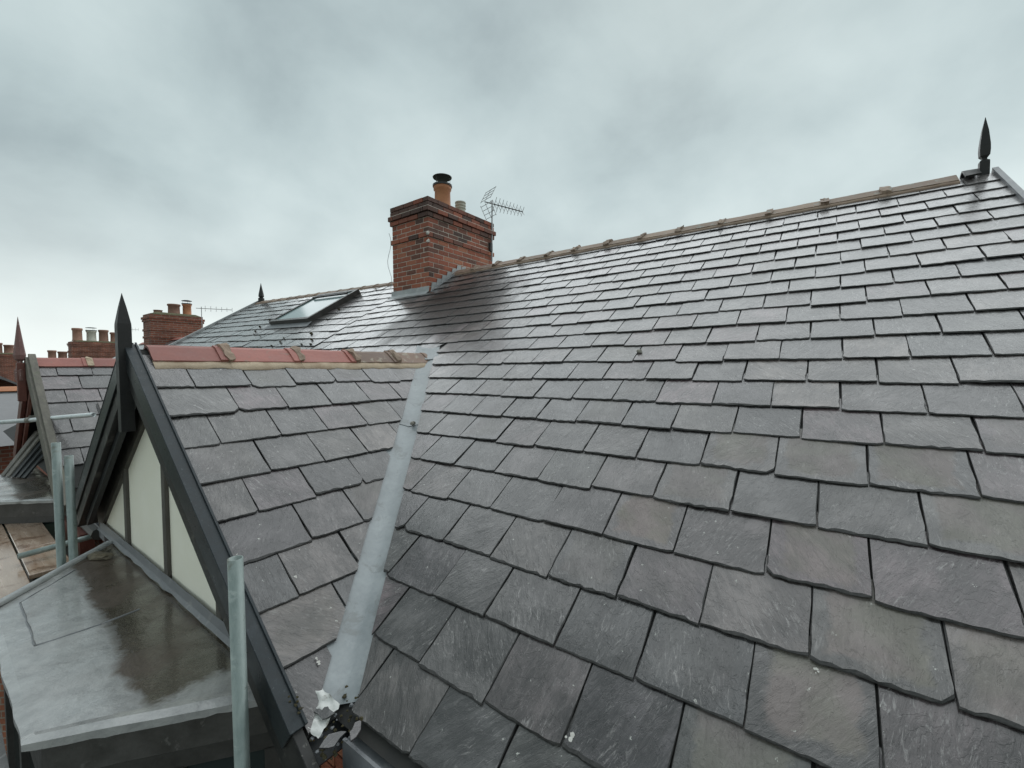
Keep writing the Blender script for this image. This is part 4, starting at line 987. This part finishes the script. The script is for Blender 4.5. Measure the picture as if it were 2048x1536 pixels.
def splat(fr, x, y, r, seed, label):
    rn = random.Random(seed); g = G()
    for k in range(7):
        a = rn.uniform(0, 6.28); d = abs(rn.gauss(0, .55))*r; q = fr.p(x+math.cos(a)*d*.6, y+math.sin(a)*d, .0185)
        lg = lump(q, r*rn.uniform(.08, .28), None, seed+k, .06, fr.M()); g.add(lg.v, lg.f)
    tag(g.build('bird_dropping', 'white_lump'), label, 'bird dropping')
splat(MAIN, -.595, .335, .026, 4, 'pale bird dropping on a low main slate near the bottom of the photo')
splat(MAIN, -.012, .77, .013, 9, 'small pale dropping at the corner of a large lower right slate')
splat(DOR, .872, -2.123, .017, 14, 'pale dropping on the lowest gable slate beside the valley')
splat(DOR, .942, -1.752, .015, 19, 'small pale dropping on a gable slate right of the near scaffold tube')
# torn membrane at the foot of the valley
def crumple(c, ax, ay, n, amp, seed, material, name, label):
    g = G(); v = []; f = []; ax, ay = Vector(ax), Vector(ay); nn_ = ax.cross(ay).normalized()
    for j in range(n+1):
        for i in range(n+1):
            u, w_ = i/n-.5, j/n-.5; q = Vector(c)+ax*(u+.18*noise.noise(Vector((w_*4, seed, 0)))*.6)+ay*(w_+.16*noise.noise(Vector((u*4, seed+9, 0))))
            q += nn_*amp*(noise.noise(Vector((u*4.5, w_*4.5, seed)))+.5*noise.noise(Vector((u*11, w_*11, seed)))); v.append(q)
    for j in range(n):
        for i in range(n): a = j*(n+1)+i; f.append((a, a+1, a+n+2, a+n+1))
    return tag(g.add(v, f).build(name, material, None, smooth=True), label, 'membrane')
B = MAIN.p(VB.x, VB.y)
crumple(Vector((-1.485, .795, -1.215)), (.16, .03, -.05), (-.03, .10, .045), 16, .014, 2, 'membrane', 'torn_membrane', 'crumpled white underlay torn open at the foot of the valley')
crumple(Vector((-1.575, .83, -1.212)), (.08, .01, -.05), (.0, .06, .04), 8, .008, 5, 'membrane', 'torn_membrane', 'small white flap of underlay beside the bargeboard foot')
# broken slate bits and moss at the valley foot
rnd = random.Random(3); g = G(); g3 = G()
for k in range(80):
    q = B+Vector((rnd.uniform(-.02, .16), rnd.uniform(-.13, .06), 0)); q.z = -1.30+max(0, (q.y-.75))*.35+rnd.uniform(0, .03)
    lg = lump(q, rnd.uniform(.003, .008), None, k, .7); (g if k % 4 else g3).add(lg.v, lg.f)
for k in range(20):
    q = Vector((-1.56+.4*rnd.random()*.3, .745, -1.16))+Vector((rnd.uniform(-.02, .03), rnd.uniform(-.03, .0), rnd.uniform(-.02, .02))); lg = lump(q, rnd.uniform(.0025, .006), None, k); g.add(lg.v, lg.f)
tag(g.build('moss_debris', 'moss'), 'brown moss and grit heaped at the foot of the valley', 'moss', kind='stuff')
tag(g3.build('grit_debris', 'lead_dark'), 'grey crumbs of mortar at the foot of the valley', 'rubble', kind='stuff')
for k, (dx, dy, dz, az) in enumerate(((.02, -.06, -.005, .5), (.12, -.10, -.03, 1.4), (-.06, -.10, -.05, .2), (.17, -.04, -.01, 2.2))):
    pl = [Vector((math.cos(a)*rnd.uniform(.012, .055), math.sin(a)*rnd.uniform(.008, .03), 0)) for a in [i*.785 for i in range(8)]]
    Mr = Matrix.Rotation(az, 3, 'Z') @ Matrix.Rotation(.35-.1*k, 3, 'X'); o = G().prism([B+Vector((dx, dy, dz+.03))+Mr @ p for p in pl], Mr @ Vector((0, 0, .007))).build('slate_fragment', 'slate'); o.color = (*rc(), 0)
    tag(o, ['broken slate piece lying across the foot of the valley', 'broken slate piece by the eaves under the lowest main slate', 'dark slate sliver under the torn white underlay', 'small slate chip against the main slope eaves'][k], 'slate fragment', 'slate fragments at the valley foot')
# moss tufts below the skylight
g = G(); rnd = random.Random(9)
for k in range(30):
    x, y = rnd.uniform(-9.2, -5.9), rnd.uniform(2.9, 5.2)
    if -8.75 < x < -7.1 and y > 3.6: continue
    lg = lump(NEI.p(x, y, .03), rnd.uniform(.010, .026), None, k, .7); g.add(lg.v, lg.f)
tag(g.build('moss_tufts', 'moss'), 'dark moss tufts scattered over the slates round the skylight', 'moss', kind='stuff')
bpy.context.view_layer.update()
